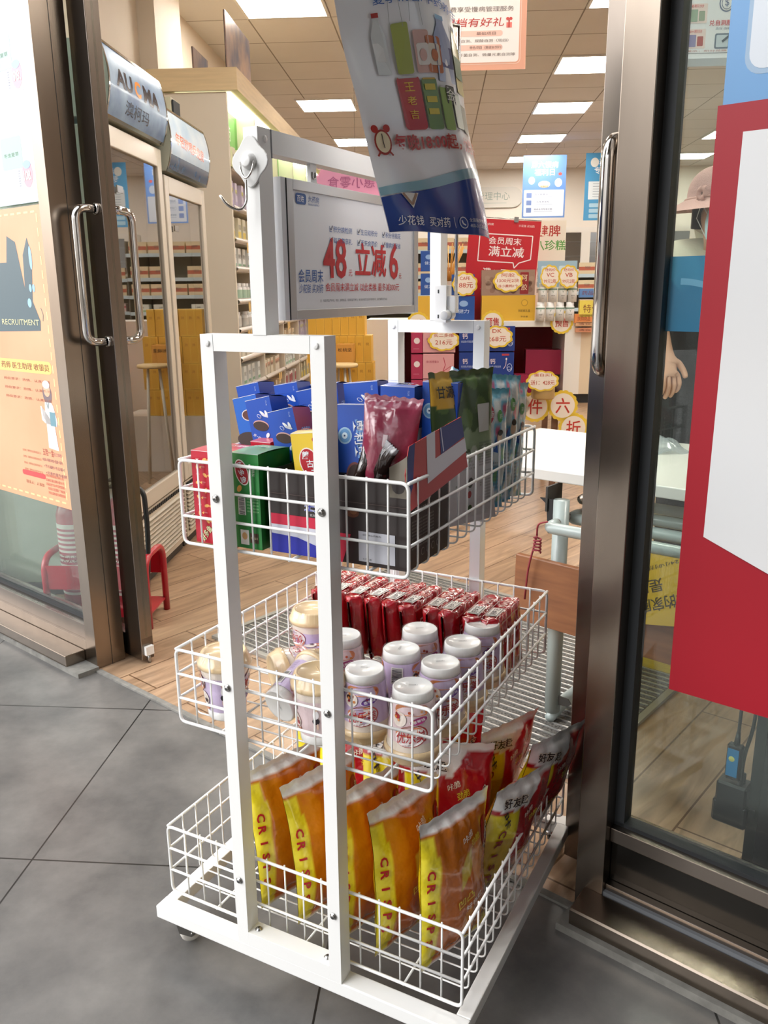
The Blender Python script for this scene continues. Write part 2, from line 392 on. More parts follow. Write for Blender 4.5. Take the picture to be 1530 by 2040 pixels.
# facade above and beside the glass; unseen slab and wall added for shade
q = MB(); q.bb(-3.9, 3.7, -.02, .12, 2.62, 4.2, mat('facade_panel', 'b9b2a8', .6)); q.bb(-3.9, -3.1, -.02, .12, 0, 2.62, MC['facade_panel']); q.bb(3.0, 3.7, -.02, .12, 0, 2.62, MC['facade_panel'])
struct('wall_front', q, FS)
q = MB(); q.bb(-.2, 3.9, -4.2, -.02, 3.0, 3.3, mat('shade_slab_grey', '9a948c', .7)); struct('shade_slab', q, FS)  # slab out of view, added to shade the right of the pavement
q = MB(); q.bb(1.15, 1.35, -3.5, -.1, 0, 3.0, mat('shade_wall_brown', '5a544e', .6, noise=.2)); struct('shade_wall', q, FS)  # unseen wall added to darken the lower right
# ceiling lights
lampm = mat('lit_panel', 'fff8ee', .5, emit=LAMP)
def ceiling_light():
    r = thing('ceiling_light', FR @ T(1.307, 8.2, 3.1), 'x', 'ceiling light', 'square light panels in the ceiling')
    q = MB(); q.bb(-.28, .28, -.28, .28, -.012, -.004, lampm); obj('diffuser', q, r)
    q = MB()
    for a, b, c, d in ((-.3, .3, -.3, -.28), (-.3, .3, .28, .3), (-.3, -.28, -.28, .28), (.28, .3, -.28, .28)): q.bb(a, b, c, d, -.014, 0, white)
    obj('frame', q, r); return r
L0 = ceiling_light()
first = True
NAMES = ['nearest', 'second', 'third', 'fourth', 'farthest']
for ci, (s, lab) in enumerate(((1.307, 'in the row seen beside the open door'), (3.707, 'in the row seen through the right window'), (-1.093, 'in the row over the left shelves'), (6.1, 'in the far right row'))):
    for i, t in enumerate((6.35, 8.2, 10.0, 11.9, 13.7) if ci < 3 else (6.35, 10.0, 13.7)):
        if ci == 2 and i in (1, 2): continue
        l = 'white square ceiling light panel, %s %s' % (NAMES[i if ci < 3 else i * 2], lab)
        M = FR @ T(s, t, 3.1)
        if first: L0.matrix_world = M; L0['label'] = l; first = False
        else: dup(L0, M, l)
dup(L0, FR @ T(.707, 4.1, 3.1), 'unseen square ceiling light panel added just inside the entrance')  # panels out of view, added to carry the lighting forward
dup(L0, FR @ T(3.107, 3.5, 3.1), 'unseen square ceiling light panel added above the person behind the table')
dup(L0, FR @ T(-.49, 3.6, 3.1), 'unseen square ceiling light panel added above the nearer fridge')  # from here to the right window: unseen panels added to brighten the entrance
dup(L0, FR @ T(.707, 2.4, 3.1), 'unseen square ceiling light panel added above the doorway')
dup(L0, FR @ T(2.3, 1.7, 3.1), 'unseen square ceiling light panel added above the right window')
dup(L0, FR @ T(-1.2, 9.6, 3.1), 'white ceiling light glowing above the end of the left shelves')
# ================================================================== SHOP FRONT
ST = 2.62
clear = glassmat('window_glass', 'f6faf8', .025)
def pane(q, x0, x1, y, z0, z1, m): q.bb(x0, x1, y - .004, y + .004, z0, z1, m)
# left fixed window
w1 = bpy.data.objects.new('window_1', None); COL.objects.link(w1); w1.matrix_world = FS; w1['kind'] = 'structure'
q = MB(); q.bb(-1.787, -1.729, 0, .104, 0, ST, steel); q.bb(-1.7292, -1.7283, .055, .057, 0, ST, black); q.bb(-3.15, -3.09, 0, .104, 0, ST, steel); q.bb(-3.09, -1.787, 0, .104, ST - .08, ST, steel)
q.bb(-3.09, -1.787, -.0, .104, 0, .085, steel); q.bb(-3.09, -1.787, .01, .095, .085, .135, steeld)
obj('frame', q, w1, bevel=.002)
q = MB()
q.bb(-1.800, -1.787, .035, .069, .135, ST - .08, gasket); q.bb(-3.09, -1.787, .038, .066, .135, .146, gasket); obj('gasket', q, w1)
q = MB(); pane(q, -3.09, -1.79, .05, .14, ST - .08, clear); obj('pane', q, w1)
q = MB(); q.bb(-3.12, -1.80, -.07, 0, -.003, .05, steel); obj('sill', q, w1, bevel=.003)
# right fixed window
w2 = bpy.data.objects.new('window_2', None); COL.objects.link(w2); w2.matrix_world = FS; w2['kind'] = 'structure'
q = MB(); q.bb(0, .057, 0, .104, 0, ST, steel); q.bb(3.0, 3.06, 0, .104, 0, ST, steel); q.bb(.057, 3.0, 0, .104, ST - .08, ST, steel)
q.bb(.057, 3.0, .012, .09, .0, .075, steeld); q.bb(.057, 3.0, .03, .075, .075, .165, mat('dark_mirror_panel', '2b2824', .12, .7)); q.bb(.057, 3.0, .02, .085, .165, .195, steeld)
obj('frame', q, w2, bevel=.0015)
q = MB(); q.bb(.057, .076, .036, .068, .05, ST - .08, gasket); q.bb(.057, 3.0, .036, .066, .195, .203, gasket); q.bb(.057, 3.0, .004, .014, .052, .062, mat('grey_silicone', '6f7276', .6)); obj('gasket', q, w2)
q = MB(); pane(q, .07, 3.0, .052, .2, ST - .08, clear); obj('pane', q, w2)
q = MB(); q.prism([(-.062, -.004), (0, -.004), (0, .056), (-.0585, .0455), (-.062, .0425)], .02, 3.0, steel, lambda a, b, h: (h, a, b)); obj('sill', q, w2, bevel=.0015)
# sliding leaves behind both fixed windows, each with a pull handle
def leaf(name, x0, x1, xs, hx, sg):
    d = bpy.data.objects.new(name, None); COL.objects.link(d); d.matrix_world = FS; d['kind'] = 'structure'
    q = MB(); q.bb(xs - .045, xs + .045, .116, .162, .012, 2.5, steeld); xe = x0 if sg > 0 else x1
    q.bb(xe - .03, xe + .03, .116, .162, .012, 2.5, steeld); q.bb(x0, x1, .117, .161, .012, .09, steeld); q.bb(x0, x1, .117, .161, 2.42, 2.5, steeld)
    obj('frame', q, d, bevel=.0015)
    q = MB(); pane(q, x0, x1, .139, .09, 2.42, clear); obj('pane', q, d)
    for s_ in ((-1, 1)):
        q = MB(); yb = .116 if s_ < 0 else .162; yo = yb + s_ * .07
        q.tube(rnd([(hx, yb, 1.055), (hx, yo, 1.055), (hx, yo, 1.435), (hx, yb, 1.435)], .045, 7), .0125, chrome, 14)
        for z in (1.055, 1.435): q.lathe([(0, 0), (.017, 0), (.017, .006), (.0135, .008)], (hx, yb, z), chrome, 14, 'y', R=Matrix.Scale(s_, 3, (0, 1, 0)) if s_ > 0 else Matrix.Scale(-1, 3, (0, 1, 0)))
        obj('handle', q, d)
    return d
leaf('door_1', -3.05, -1.645, -1.69, -1.675, 1)
leaf('door_2', -.041, 1.30, -.041, -.036, -1)
q = MB(); q.bb(-3.9, 3.7, .0, .2, 2.5, 2.66, steel); struct('trim_3', q, FS)
q = MB(); q.bb(-1.652, -1.632, .125, .155, .03, .06, white); q.tube([(-1.642, .14, .0), (-1.642, .14, .03)], .006, zinc)
single('door_stop', q, FS, 'small white door stop at the foot of the left door leaf', 'door stop')
# ================================================================== SNACK RACK (frame FK)
Z = dict(t0=.9390, t1=.8017, m0=.6055, m1=.4699, b0=.2407, b1=.1019); D = .5561; WB = .3106
rack = thing('snack_rack', FK.copy(), 'white three-tier wire snack rack on casters standing in the shop doorway', 'display rack')
q = MB()   # wheeled base of square tube
for y in (-.016, D + .016 - .0): q.bb(-WB, WB, y - .016, y + .016, .059, .0847, whitem)
for x in (-WB + .0125, WB - .0125): q.bb(x - .0125, x + .0125, 0, D, .059, .0845, whitem)
obj('base_frame', q, rack, bevel=.002)
PX = ((-.1176, -.0946), (.0710, .094))
def uframe(y0, y1):
    q = MB()
    for a, b in PX: q.bb(a, b, y0, y1, .0847, 1.1377, whitem)
    q.bb(PX[0][1], PX[1][0], y0, y1, 1.1137, 1.1377, whitem); q.bb(PX[0][1], PX[1][0], y0 , y1, .0847, .112, whitem)
    for x in (PX[0][0] + .013, PX[1][1] - .013):
        for yy in (y0 - .001, y1 + .001): q.lathe([(0, -.002), (.004, -.0015), (.005, 0), (.004, .0015), (0, .002)], (x, yy, 1.125), whitem, 10, 'y')
    s_ = 1
    q.bb(PX[1][0] - .0003, PX[1][0] + .0002, y0 - .0003, y0, 1.1137, 1.1377, MC['grey_silicone']); q.bb(PX[0][1] - .0002, PX[0][1] + .0003, y0 - .0003, y0, 1.1137, 1.1377, MC['grey_silicone'])
    return q
obj('upright_frame', uframe(-.033, -.003), rack, bevel=.0018)
obj('upright_frame', uframe(D + .003, D + .033), rack, bevel=.0018)
q = MB()
q.bb(-.0225, .0005, -.034, -.002, 1.1377, 1.406, whitem); q.bb(-.0225, .0005, D + .002, D + .034, 1.1377, 1.406, whitem); q.bb(-.0225, .0005, -.002, D + .002, 1.376, 1.406, whitem)
q.bb(.0005, .0008, -.0045, -.0015, 1.37, 1.406, MC['grey_silicone'])
for y in (-.018, D + .018): q.lathe([(0, 0), (.005, 0), (.004, .002), (0, .0025)], (.0005, y, 1.392), whitem, 10, 'x')
obj('sign_mast', q, rack, bevel=.0018)
def basket(z0, z1, hw, nf, ns):
    q = MB(); r0, r1, r2 = .0028, .0022, .0016
    for y in (0, D):   # end panels: rounded rectangle, mid rails, verticals
        q.tube(rnd([(-hw, y, z0), (hw, y, z0), (hw, y, z1), (-hw, y, z1)], .012, 5, True), r0, whitem, 8, True)
        for k in (1, 2):
            z = z0 + (z1 - z0) * k / 3.0; q.tube([(-hw, y, z), (hw, y, z)], r1 * 1.1, whitem, 8)
        s_ = .0035 if y == 0 else -.0035
        for i in range(1, nf): x = -hw + 2 * hw * i / nf; q.tube([(x, y + s_, z0 + .003), (x, y + s_, z1 - .002)], r2, whitem, 6)
    for x in (-hw, hw):
        q.tube([(x, 0, z0), (x, D, z0)], r0, whitem, 8)
        for k in (1, 2): z = z0 + (z1 - z0) * k / 3.0; q.tube([(x, 0, z), (x, D, z)], r1 * 1.1, whitem, 8)
    for i in range(1, ns):
        y = D * i / ns; e_ = .0035
        q.tube(rnd([(-hw + e_, y, z0 + .002), (-hw + e_, y, z1), (hw - e_, y, z1), (hw - e_, y, z0 + .002)], .012, 4), r2, whitem, 6)
    for k in (-.5, 0, .5): q.tube([(k * hw * 1.3, 0, z1 - .003), (k * hw * 1.3, D, z1 - .003)], r1, whitem, 6)
    return q
obj('wire_basket', basket(Z['t0'], Z['t1'], .2034, 12, 15), rack)
obj('wire_basket', basket(Z['m0'], Z['m1'], .2418, 14, 15), rack)
obj('wire_basket', basket(Z['b0'], Z['b1'], .2951, 16, 15), rack)
def screw_mb():
    q = MB(); q.lathe([(.0062, 0), (.0062, .0012), (.0048, .0014), (.0046, .003), (.003, .0042), (0, .0044)], (0, 0, 0), zinc, 16)
    q.bb(-.0022, .0022, -.0005, .0005, .0042, .0047, gasket); q.bb(-.0005, .0005, -.0022, .0022, .0042, .0047, gasket); return q.mesh('screw')
sm_ = screw_mb()
for y, a in ((-.0335, pi / 2), (D + .0335, -pi / 2)):
    for x, zz in ((PX[0][0] + .0115, (.893, .578, .215)), (PX[1][1] - .0115, (.893, .578, .215))):
        for z in zz: obj('screw', sm_, rack, Matrix.Translation((x, y, z)) @ Matrix.Rotation(a, 4, 'X'))
for x in (-.0945 + .012, .071 - .012): obj('screw', sm_, rack, T(x, -.018, .112))
for cx, cy, a in ((-WB + .035, -.01, .9), (WB - .035, -.01, 2.2), (-WB + .035, D + .01, .3), (WB - .035, D + .01, 1.2)):
    c = obj('caster', MB().lathe([(0, 0), (.018, 0), (.018, -.004), (.012, -.008), (.008, -.012)], (0, 0, .059), zinc, 16), rack, T(cx, cy, 0, a))
    q = MB()
    for s_ in (-1, 1): q.prism([(-.008, .05), (.012, .05), (.026, .018), (.018, .014), (-.004, .03)], s_ * .0115, s_ * .0128, zinc, lambda x, y, h: (x, h, y))
    q.tube([(.02, -.014, .0215), (.02, .014, .0215)], .0035, zinc, 8); obj('fork', q, c)
    q = MB(); q.lathe([(.006, -.0095), (.016, -.0095), (.0205, -.007), (.0215, 0), (.0205, .007), (.016, .0095), (.006, .0095)], (.02, 0, .0215), mat('nylon_wheel', 'ddd8cf', .45), 24, 'y'); obj('wheel', q, c)
# adhesive hook on the mast
hk = thing('adhesive_hook', FK @ T(-.011, -.034, 1.363), 'white adhesive hook with bent wire, stuck on the front mast of the rack', 'hook')
q = MB(); q.prism([(.026 * cos(a) * (1 + .12 * cos(4 * (a - pi / 2))), .029 * sin(a) * (1 + .12 * cos(4 * (a - pi / 2)))) for a in [2 * pi * i / 32 for i in range(32)]], .001, .004, mat('translucent_plastic', 'dcdcda', .35), lambda x, y, h: (x, -h, y))
q.lathe([(0, -.014), (.007, -.0135), (.010, -.009), (.011, -.004)], (0, 0, 0), whitem, 20, 'y'); obj('pad', q, hk, bevel=.001)
q = MB(); q.tube(rnd([(-.011, -.010, -.001), (-.009, -.012, -.014), (0, -.014, -.024), (.009, -.012, -.014), (.011, -.010, -.001)], .006), .0014, chrome, 8)
q.tube(rnd([(0, -.014, -.024), (0, -.014, -.052), (-.004, -.022, -.063), (-.016, -.034, -.058), (-.024, -.04, -.044)], .012, 6), .0017, chrome, 8); obj('hook_wire', q, hk)
# ------------------------------------------------------------------ hanging sign (plane along the rack's depth, facing +x)
sg = thing('hanging_sign', FK @ T(-.008, .24, 1.16), 'white framed offer sign with red 48 and 6, hanging in the rack mast', 'sign')
alu = mat('aluminium_trim', 'c4c5c6', .35, .6); paper = mat('white_print', 'eeeff2', .4); blue = '2b5aa0'; red = 'c4202c'
q = MB(); SW, SH = .425, .185   # y from -.21 to .215, z 0...185
q.bb(-.0075, .0075, -.205, .205, 0, SH, paper); bq = q
q = MB()
for a, b, c, d in ((-.213, -.196, -.004, SH + .004), (.196, .213, -.004, SH + .004)): q.bb(-.010, .010, a, b, c, d, alu)
for c, d in ((-.004, .010), (SH - .010, SH + .004)): q.bb(-.010, .010, -.196, .196, c, d, alu)
q.bb(-.0105, .0105, -.2135, -.2120, -.004, SH + .004, gasket); obj('frame', q, sg, bevel=.001)
q = MB(); q.bb(-.0112, -.0085, -.225, -.2136, -.004, SH + .004, whitem); q.bb(-.0112, .0095, -.226, -.2145, -.004, SH + .004, mat('pale_end_cap', 'dcdde0', .4)); obj('end_cap', q, sg)
for y in (-.13, .13):
    q = MB(); q.bb(-.003, .003, y - .008, y + .008, .19, .217, mat('clear_hanger', 'd6d6d4', .2)); q.tube([(0, y + .002, .178), (0, y + .002, .20)], .0013, zinc, 6)
    q.tube(rnd([(.004, y - .004, .205), (.004, y - .004, .196), (.004, y + .004, .196), (.004, y + .004, .205)], .003), .001, zinc, 6); obj('hanger', q, sg)
q = bq; F = FL((.0078, 0, 0), (0, 1, 0), (0, 0, 1)); B = ink(blue); R_ = ink(red)
q.rr(F, -.188, .157, -.160, .172, .005, B); q.text(F, '百姓', -.176, .1645, .009, ink('ffffff'), lay=3, w=.018); q.text(F, '大药房', -.140, .166, .0085, B, w=.03); q.text(F, 'BAIXING PHARMACY', -.140, .1585, .0028, B, w=.03)
for r_, row in enumerate((('积分换检测', '生日双积分', '积分当钱花'), ('每月尊享礼', '天天会员价', '慢病疗程省'))):
    for c_, s_ in enumerate(row):
        x = -.098 + c_ * .086; y = .128 - r_ * .0165
        q.text(F, s_, x + .012, y, .009, B, w=.057, align='l'); q.line(F, [(x + .001, y + .004), (x + .001, y - .004), (x + .008, y - .004)], .0008, B); q.line(F, [(x + .002, y + .001), (x + .005, y - .002), (x + .010, y + .005)], .0016, ink('1d2b48'), 2)
q.text(F, '48', -.083, .085, .060, R_, w=.070, bold=.018); q.text(F, '元', -.036, .064, .010, R_, bold=.01)
q.text(F, '立减', .034, .085, .054, R_, w=.108, bold=.045); q.text(F, '6', .117, .086, .062, R_, w=.034, bold=.018); q.text(F, '元', .141, .061, .009, R_, bold=.01)
q.text(F, '会员周末', -.153, .058, .019, B, w=.068, bold=.012); q.text(F, '少花钱 买对药', -.153, .040, .013, B, w=.068, shear=.2, bold=.008)
q.text(F, '会员周末满立减 以此类推 最多减300元', .012, .042, .013, R_, w=.25, bold=.006)
q.text(F, '注：指定药品不参与；特价、换购商品、促销商品不参与；本活动与其它活动不同时参与；最终解释权归本店', -.02, .022, .0042, ink('44474c'), w=.22)
obj('board', q, sg)
# ------------------------------------------------------------------ clamp, pole and hanging poster
cl = thing('poster_stand', FK @ T(.012, D + .002, 1.135), 'white clamp bracket with thin metal pole on the rear mast, carrying the poster', 'poster holder')
q = MB(); q.bb(-.010, .014, -.030, -.004, .0, .070, white); q.bb(.014, .030, -.024, -.006, .018, .050, whitem); q.bb(-.004, -.001, -.0305, -.030, .055, .062, gasket); q.bb(-.004, -.001, -.0305, -.030, .008, .015, gasket); obj('clamp', q, cl, bevel=.002)
q = MB(); q.tube([(.016, -.028, .014), (.016, -.0295, .014)], .0105, mat('knob_grey', 'b9bab9', .4), 20); q.tube([(.016, -.006, .014), (.016, -.046, .014)], .0085, whitem, 20); obj('knob', q, cl, bevel=.001)
q = MB(); q.tube([(.028, -.015, .02), (.028, -.015, .52)], .0032, chrome, 10)
q.tube([(-.06, -.10, .52), (.028, -.015, .52)], .003, chrome, 8); obj('pole', q, cl)
# poster sheet: control points from its real place, hanging in front of the mast
Pc = {}
CW, CH = 4, 6
ctl = [  # rows from bottom to top: (x,y) of the sheet's edge left, right and distance ahead
 ((775, 463), (983, 472), 1.34, 1.50), ((746, 352), (960, 350), 1.32, 1.48), ((716, 225), (938, 230), 1.30, 1.46), ((686, 110), (921, 105), 1.28, 1.44), ((665, 0), (905, 0), 1.26, 1.42), ((648, -130), (890, -130), 1.24, 1.40)]
rows = [(onplane(l[0], l[1], FW, 1, a), onplane(r[0], r[1], FW, 1, b)) for l, r, a, b in ctl]
def cat_(P, t):
    n_ = len(P) - 1; f = min(max(t, 0), .99999) * n_; i = int(f); f -= i
    p0, p1, p2, p3 = P[max(i - 1, 0)], P[i], P[i + 1], P[min(i + 2, n_)]
    return .5 * ((2 * p1) + (p2 - p0) * f + (2 * p0 - 5 * p1 + 4 * p2 - p3) * f * f + (3 * p1 - p0 - 3 * p2 + p3) * f ** 3)
Lp = [r[0] for r in rows]; Rp = [r[1] for r in rows]
pc0 = (Lp[0] + Rp[0]) / 2
def sheet(u, v, l=0):
    a = cat_(Lp, v); b = cat_(Rp, v); p = a.lerp(b, u)
    nrm = Vector((.12, -1, .1)).normalized()
    bulge = .035 * sin(pi * min(max(u, 0), 1)) * (.4 + .6 * v) + .006 * sin(9 * u + 3 * v) + .004 * sin(16 * v + 5 * u) * (1 - v) + .012 * (u > .8) * ((u - .8) / .2) ** 2 * -2
    return p + nrm * (bulge + l) - pc0
q = MB(); q.grid(lambda u, v: sheet(u, v), 90, 110, mat('glossy_poster', 'f3f3f5', .22, coat=.4))
PWD, PHT = 1.0, 2.2
def F(x, y, l): return sheet(x, y / 2.2, l * 2.2 + .0008)
nv = ink('2d4c9a', .22, .4); tq = ink('8fb8c6', .22, .4)
n_ = 24
def strip(q, f0, f1, m, lay):
    vs = []; fs = []
    for i in range(n_ + 1):
        x = .004 + .992 * i / n_
        for k in range(7): vs.append(F(x, f0(x) + (f1(x) - f0(x)) * k / 6, lay * LIFT))
    for i in range(n_):
        for k in range(6): a = i * 7 + k; fs.append((a, a + 7, a + 8, a + 1))
    q.add(vs, fs, m, True)
wave = lambda x: .36 + .08 * x * x
strip(q, lambda x: .004, lambda x: .29 + .10 * x + .05 * x * x, nv, 1)
strip(q, lambda x: .30 + .08 * x + .05 * x * x, lambda x: .355 + .10 * x + .05 * x * x, tq, 2)
q.poly(F, [(.17, .315), (.33, .315), (.25, .21)], ink('e9e4dd'), 4); q.line(F, [(.19, .31), (.25, .235), (.31, .31)], .018, ink('a5826c'), 5)
q.text(F, '少花钱', .20, .115, .085, ink('f2f2f4'), w=.23, lay=4, shear=.2, bold=.02, sub=.05); q.text(F, '买对药', .47, .115, .085, ink('f2f2f4'), w=.21, lay=4, shear=.2, bold=.02, sub=.05)
q.line(F, [(.615, .07), (.615, .16)], .004, ink('dfe2ea'), 4); q.ell(F, .70, .115, .042, .048, ink('e9ebf2'), 4); q.ell(F, .70, .115, .034, .040, nv, 5); q.line(F, [(.685, .135), (.69, .11), (.715, .095)], .012, ink('e9ebf2'), 6)
q.text(F, '全国服务热线', .86, .14, .028, ink('dfe2ea'), w=.2, lay=4); q.text(F, '400-012-8688', .86, .095, .03, ink('dfe2ea'), w=.2, lay=4)
rd = ink('b3201f', .3, .3); wh = ink('f4efec', .3, .3)
q.text(F, '每晚18:00起，', .52, .655, .115, ink('d8a79a', .3, .3), w=.61, lay=3, bold=.05, sub=.05); q.text(F, '每晚18:00起，', .52, .655, .11, rd, w=.595, lay=6, bold=.016, sub=.05); q.text(F, '优惠开', .93, .645, .11, rd, w=.17, lay=6, bold=.016, sub=.05)
# alarm clock
F0 = F
F = lambda x, y, l: F0(x, y - .06, l)
q.ell(F, .125, .72, .068, .085, ink('a33126'), 4); q.ell(F, .125, .72, .056, .070, ink('e9d9b5'), 5); q.line(F, [(.125, .72), (.125, .775)], .007, ink('4a3a30'), 6); q.line(F, [(.125, .72), (.128, .68)], .007, ink('4a3a30'), 6)
for s_ in (-1, 1): q.ell(F, .125 + s_ * .048, .81, .028, .026, ink('b52c22'), 4, rot=s_ * .5); q.line(F, [(.125 + s_ * .04, .655), (.125 + s_ * .062, .63)], .014, ink('a33126'), 4)
# drink cans, bottles and cartons printed on the sheet
F = lambda x, y, l: F0(x, (y - .90) * .85 + .74, l)
def can(x, y, w, h, c, top='c9c9c9', s_=None, tc_='e8c04a'):
    q.rr(F, x - w / 2, y, x + w / 2, y + h, w * .18, ink(c, .3, .3), 3); q.rr(F, x - w * .42, y + h * .965, x + w * .42, y + h * 1.0, w * .05, ink(top), 4)
    if s_:
        for i, ch in enumerate(s_): q.text(F, ch, x, y + h * (.80 - .26 * i), h * .17, ink(tc_), lay=5, bold=.02, sub=.04)
can(.44, .90, .19, .44, 'b5271f', s_='王老吉'); can(.615, .90, .13, .42, '6f8a3f', 'caa94a'); can(.75, .90, .10, .36, '8fae62'); can(.865, .93, .085, .30, 'cfd6c4'); can(.945, .92, .07, .24, '4d5a45')
for yy in (1.22, 1.12, 1.02): q.rect(F, .57, yy, .66, yy + .05, ink('d7c350'), 5)
q.rr(F, .76, 1.12, .85, 1.27, .01, ink('2f3a34'), 4); q.text(F, '金', .805, 1.195, .09, ink('e9e9e2'), lay=6)
def bottle(x, y, w, h, c, cap, lab):
    q.poly(F, [(x - w / 2, y), (x + w / 2, y), (x + w / 2, y + h * .62), (x + w * .2, y + h * .86), (x + w * .2, y + h * .94), (x - w * .2, y + h * .94), (x - w * .2, y + h * .86), (x - w / 2, y + h * .62)], ink(c, .3, .3), 3)
    q.rect(F, x - w * .24, y + h * .92, x + w * .24, y + h, ink(cap), 4); q.rect(F, x - w / 2, y + h * .2, x + w / 2, y + h * .5, ink(lab), 4)
bottle(.27, 1.36, .11, .56, 'd9dcda', 'b2332a', 'e9e9e6'); bottle(.80, 1.30, .17, .60, '7f93bb', '7ba7c9', '4a4f7e'); bottle(.955, 1.25, .10, .62, 'b7a72c', '2e3a24', '4f6b33')
for x, c, d in ((.44, 'a9b35a', 'e4e6cd'), (.60, 'd9b0a4', 'ece4dc'), (.70, 'c77a55', 'e8ddcf')):
    q.rr(F, x - .065, 1.36, x + .065, 1.80 - (x - .44) * .5, .02, ink(c), 3); q.rr(F, x - .05, 1.42, x + .05, 1.60, .02, ink(d), 4); q.ell(F, x, 1.50, .03, .05, ink(c), 5)
for x in (.42, .58): q.line(F, [(x - .05, 1.80), (x - .04, 2.0), (x, 2.05), (x + .04, 2.0), (x + .05, 1.76)], .004, ink('a9a9a9'), 3)
q.text(F0, '夏季消暑/中药养生', .66, 1.70, .085, ink('3c66ab'), w=.78, lay=4, rot=-.02, bold=.01, sub=.06)
single('poster', q, T(*pc0), 'glossy drinks offer poster with blue foot, hanging in front of the sign', 'poster')
# ================================================================== GOODS IN THE RACK
def gridc(q, fn, cf, nu, nv, m, flip=False):
    if q.col is None: q.col = []
    q.col += [(1, 1, 1, 1)] * (len(q.v) - len(q.col))
    q.grid(fn, nu, nv, m, True, flip)
    q.col += [lin(cf(i / nu, j / nv)) for j in range(nv + 1) for i in range(nu + 1)]
film = mat('printed_film', 'ffffff', .18, coat=1, vcol=True, bump=.6, bscale=26)
matte_film = mat('matte_printed_film', 'ffffff', .38, coat=.15, vcol=True, bump=.2, bscale=22)
def bag_shape(w, h, t, seed, wr=.0022):
    r = random.Random(seed); ph = [r.uniform(0, 6.28) for _ in range(8)]; k = [r.uniform(.7, 1.4) for _ in range(4)]
    def sh(u, v, side, l=0):
        v = min(max(v, 0), 1); u = min(max(u, 0), 1); e = max(0.0, min(1, (v - .045) / .91)); c = u
        pr = (max(sin(pi * c), 0) ** .55) * (max(sin(pi * e), 0) ** .42) if .045 < v < .955 else 0
        pin = 1 - .09 * sin(pi * v) ** .6
        x = (u - .5) * w * pin; z = h * v
        ends = (1 - sin(pi * min(max(v, 0), 1)) ** .5)
        y = -side * (t / 2 * pr * (1 + .12 * sin(5 * u * k[0] + ph[0]) * sin(7 * v * k[1] + ph[1])) + .0006 + l)
        y += wr * (sin(23 * u * k[2] + ph[2] + 4 * v) * (.2 + .8 * ends) + .7 * sin(17 * v * k[3] + ph[3] + 9 * u)) * (1 if pr else .35)
        if v > .94: z += .0012 * sin(40 * u)
        y += .012 * ((v - .5) ** 2) * sin(ph[4]) * 2
        return (x, y, z)
    return sh
def bag(q, w, h, t, seed, cf, cb=None, m=film, nu=34, nv=46, wr=.0022):
    sh = bag_shape(w, h, t, seed, wr); cb = cb or cf
    gridc(q, lambda u, v: sh(u, v, 1), cf, nu, nv, m); gridc(q, lambda u, v: sh(u, v, -1), cb, nu, nv, m, flip=True)
    return (lambda x, y, l: sh(x, y, 1, l * 3)), (lambda x, y, l: sh(x, y, -1, l * 3))
OR, YL, WHT, RDB = 'c4660c', 'e0cd1a', 'f1f1f0', 'b01220'
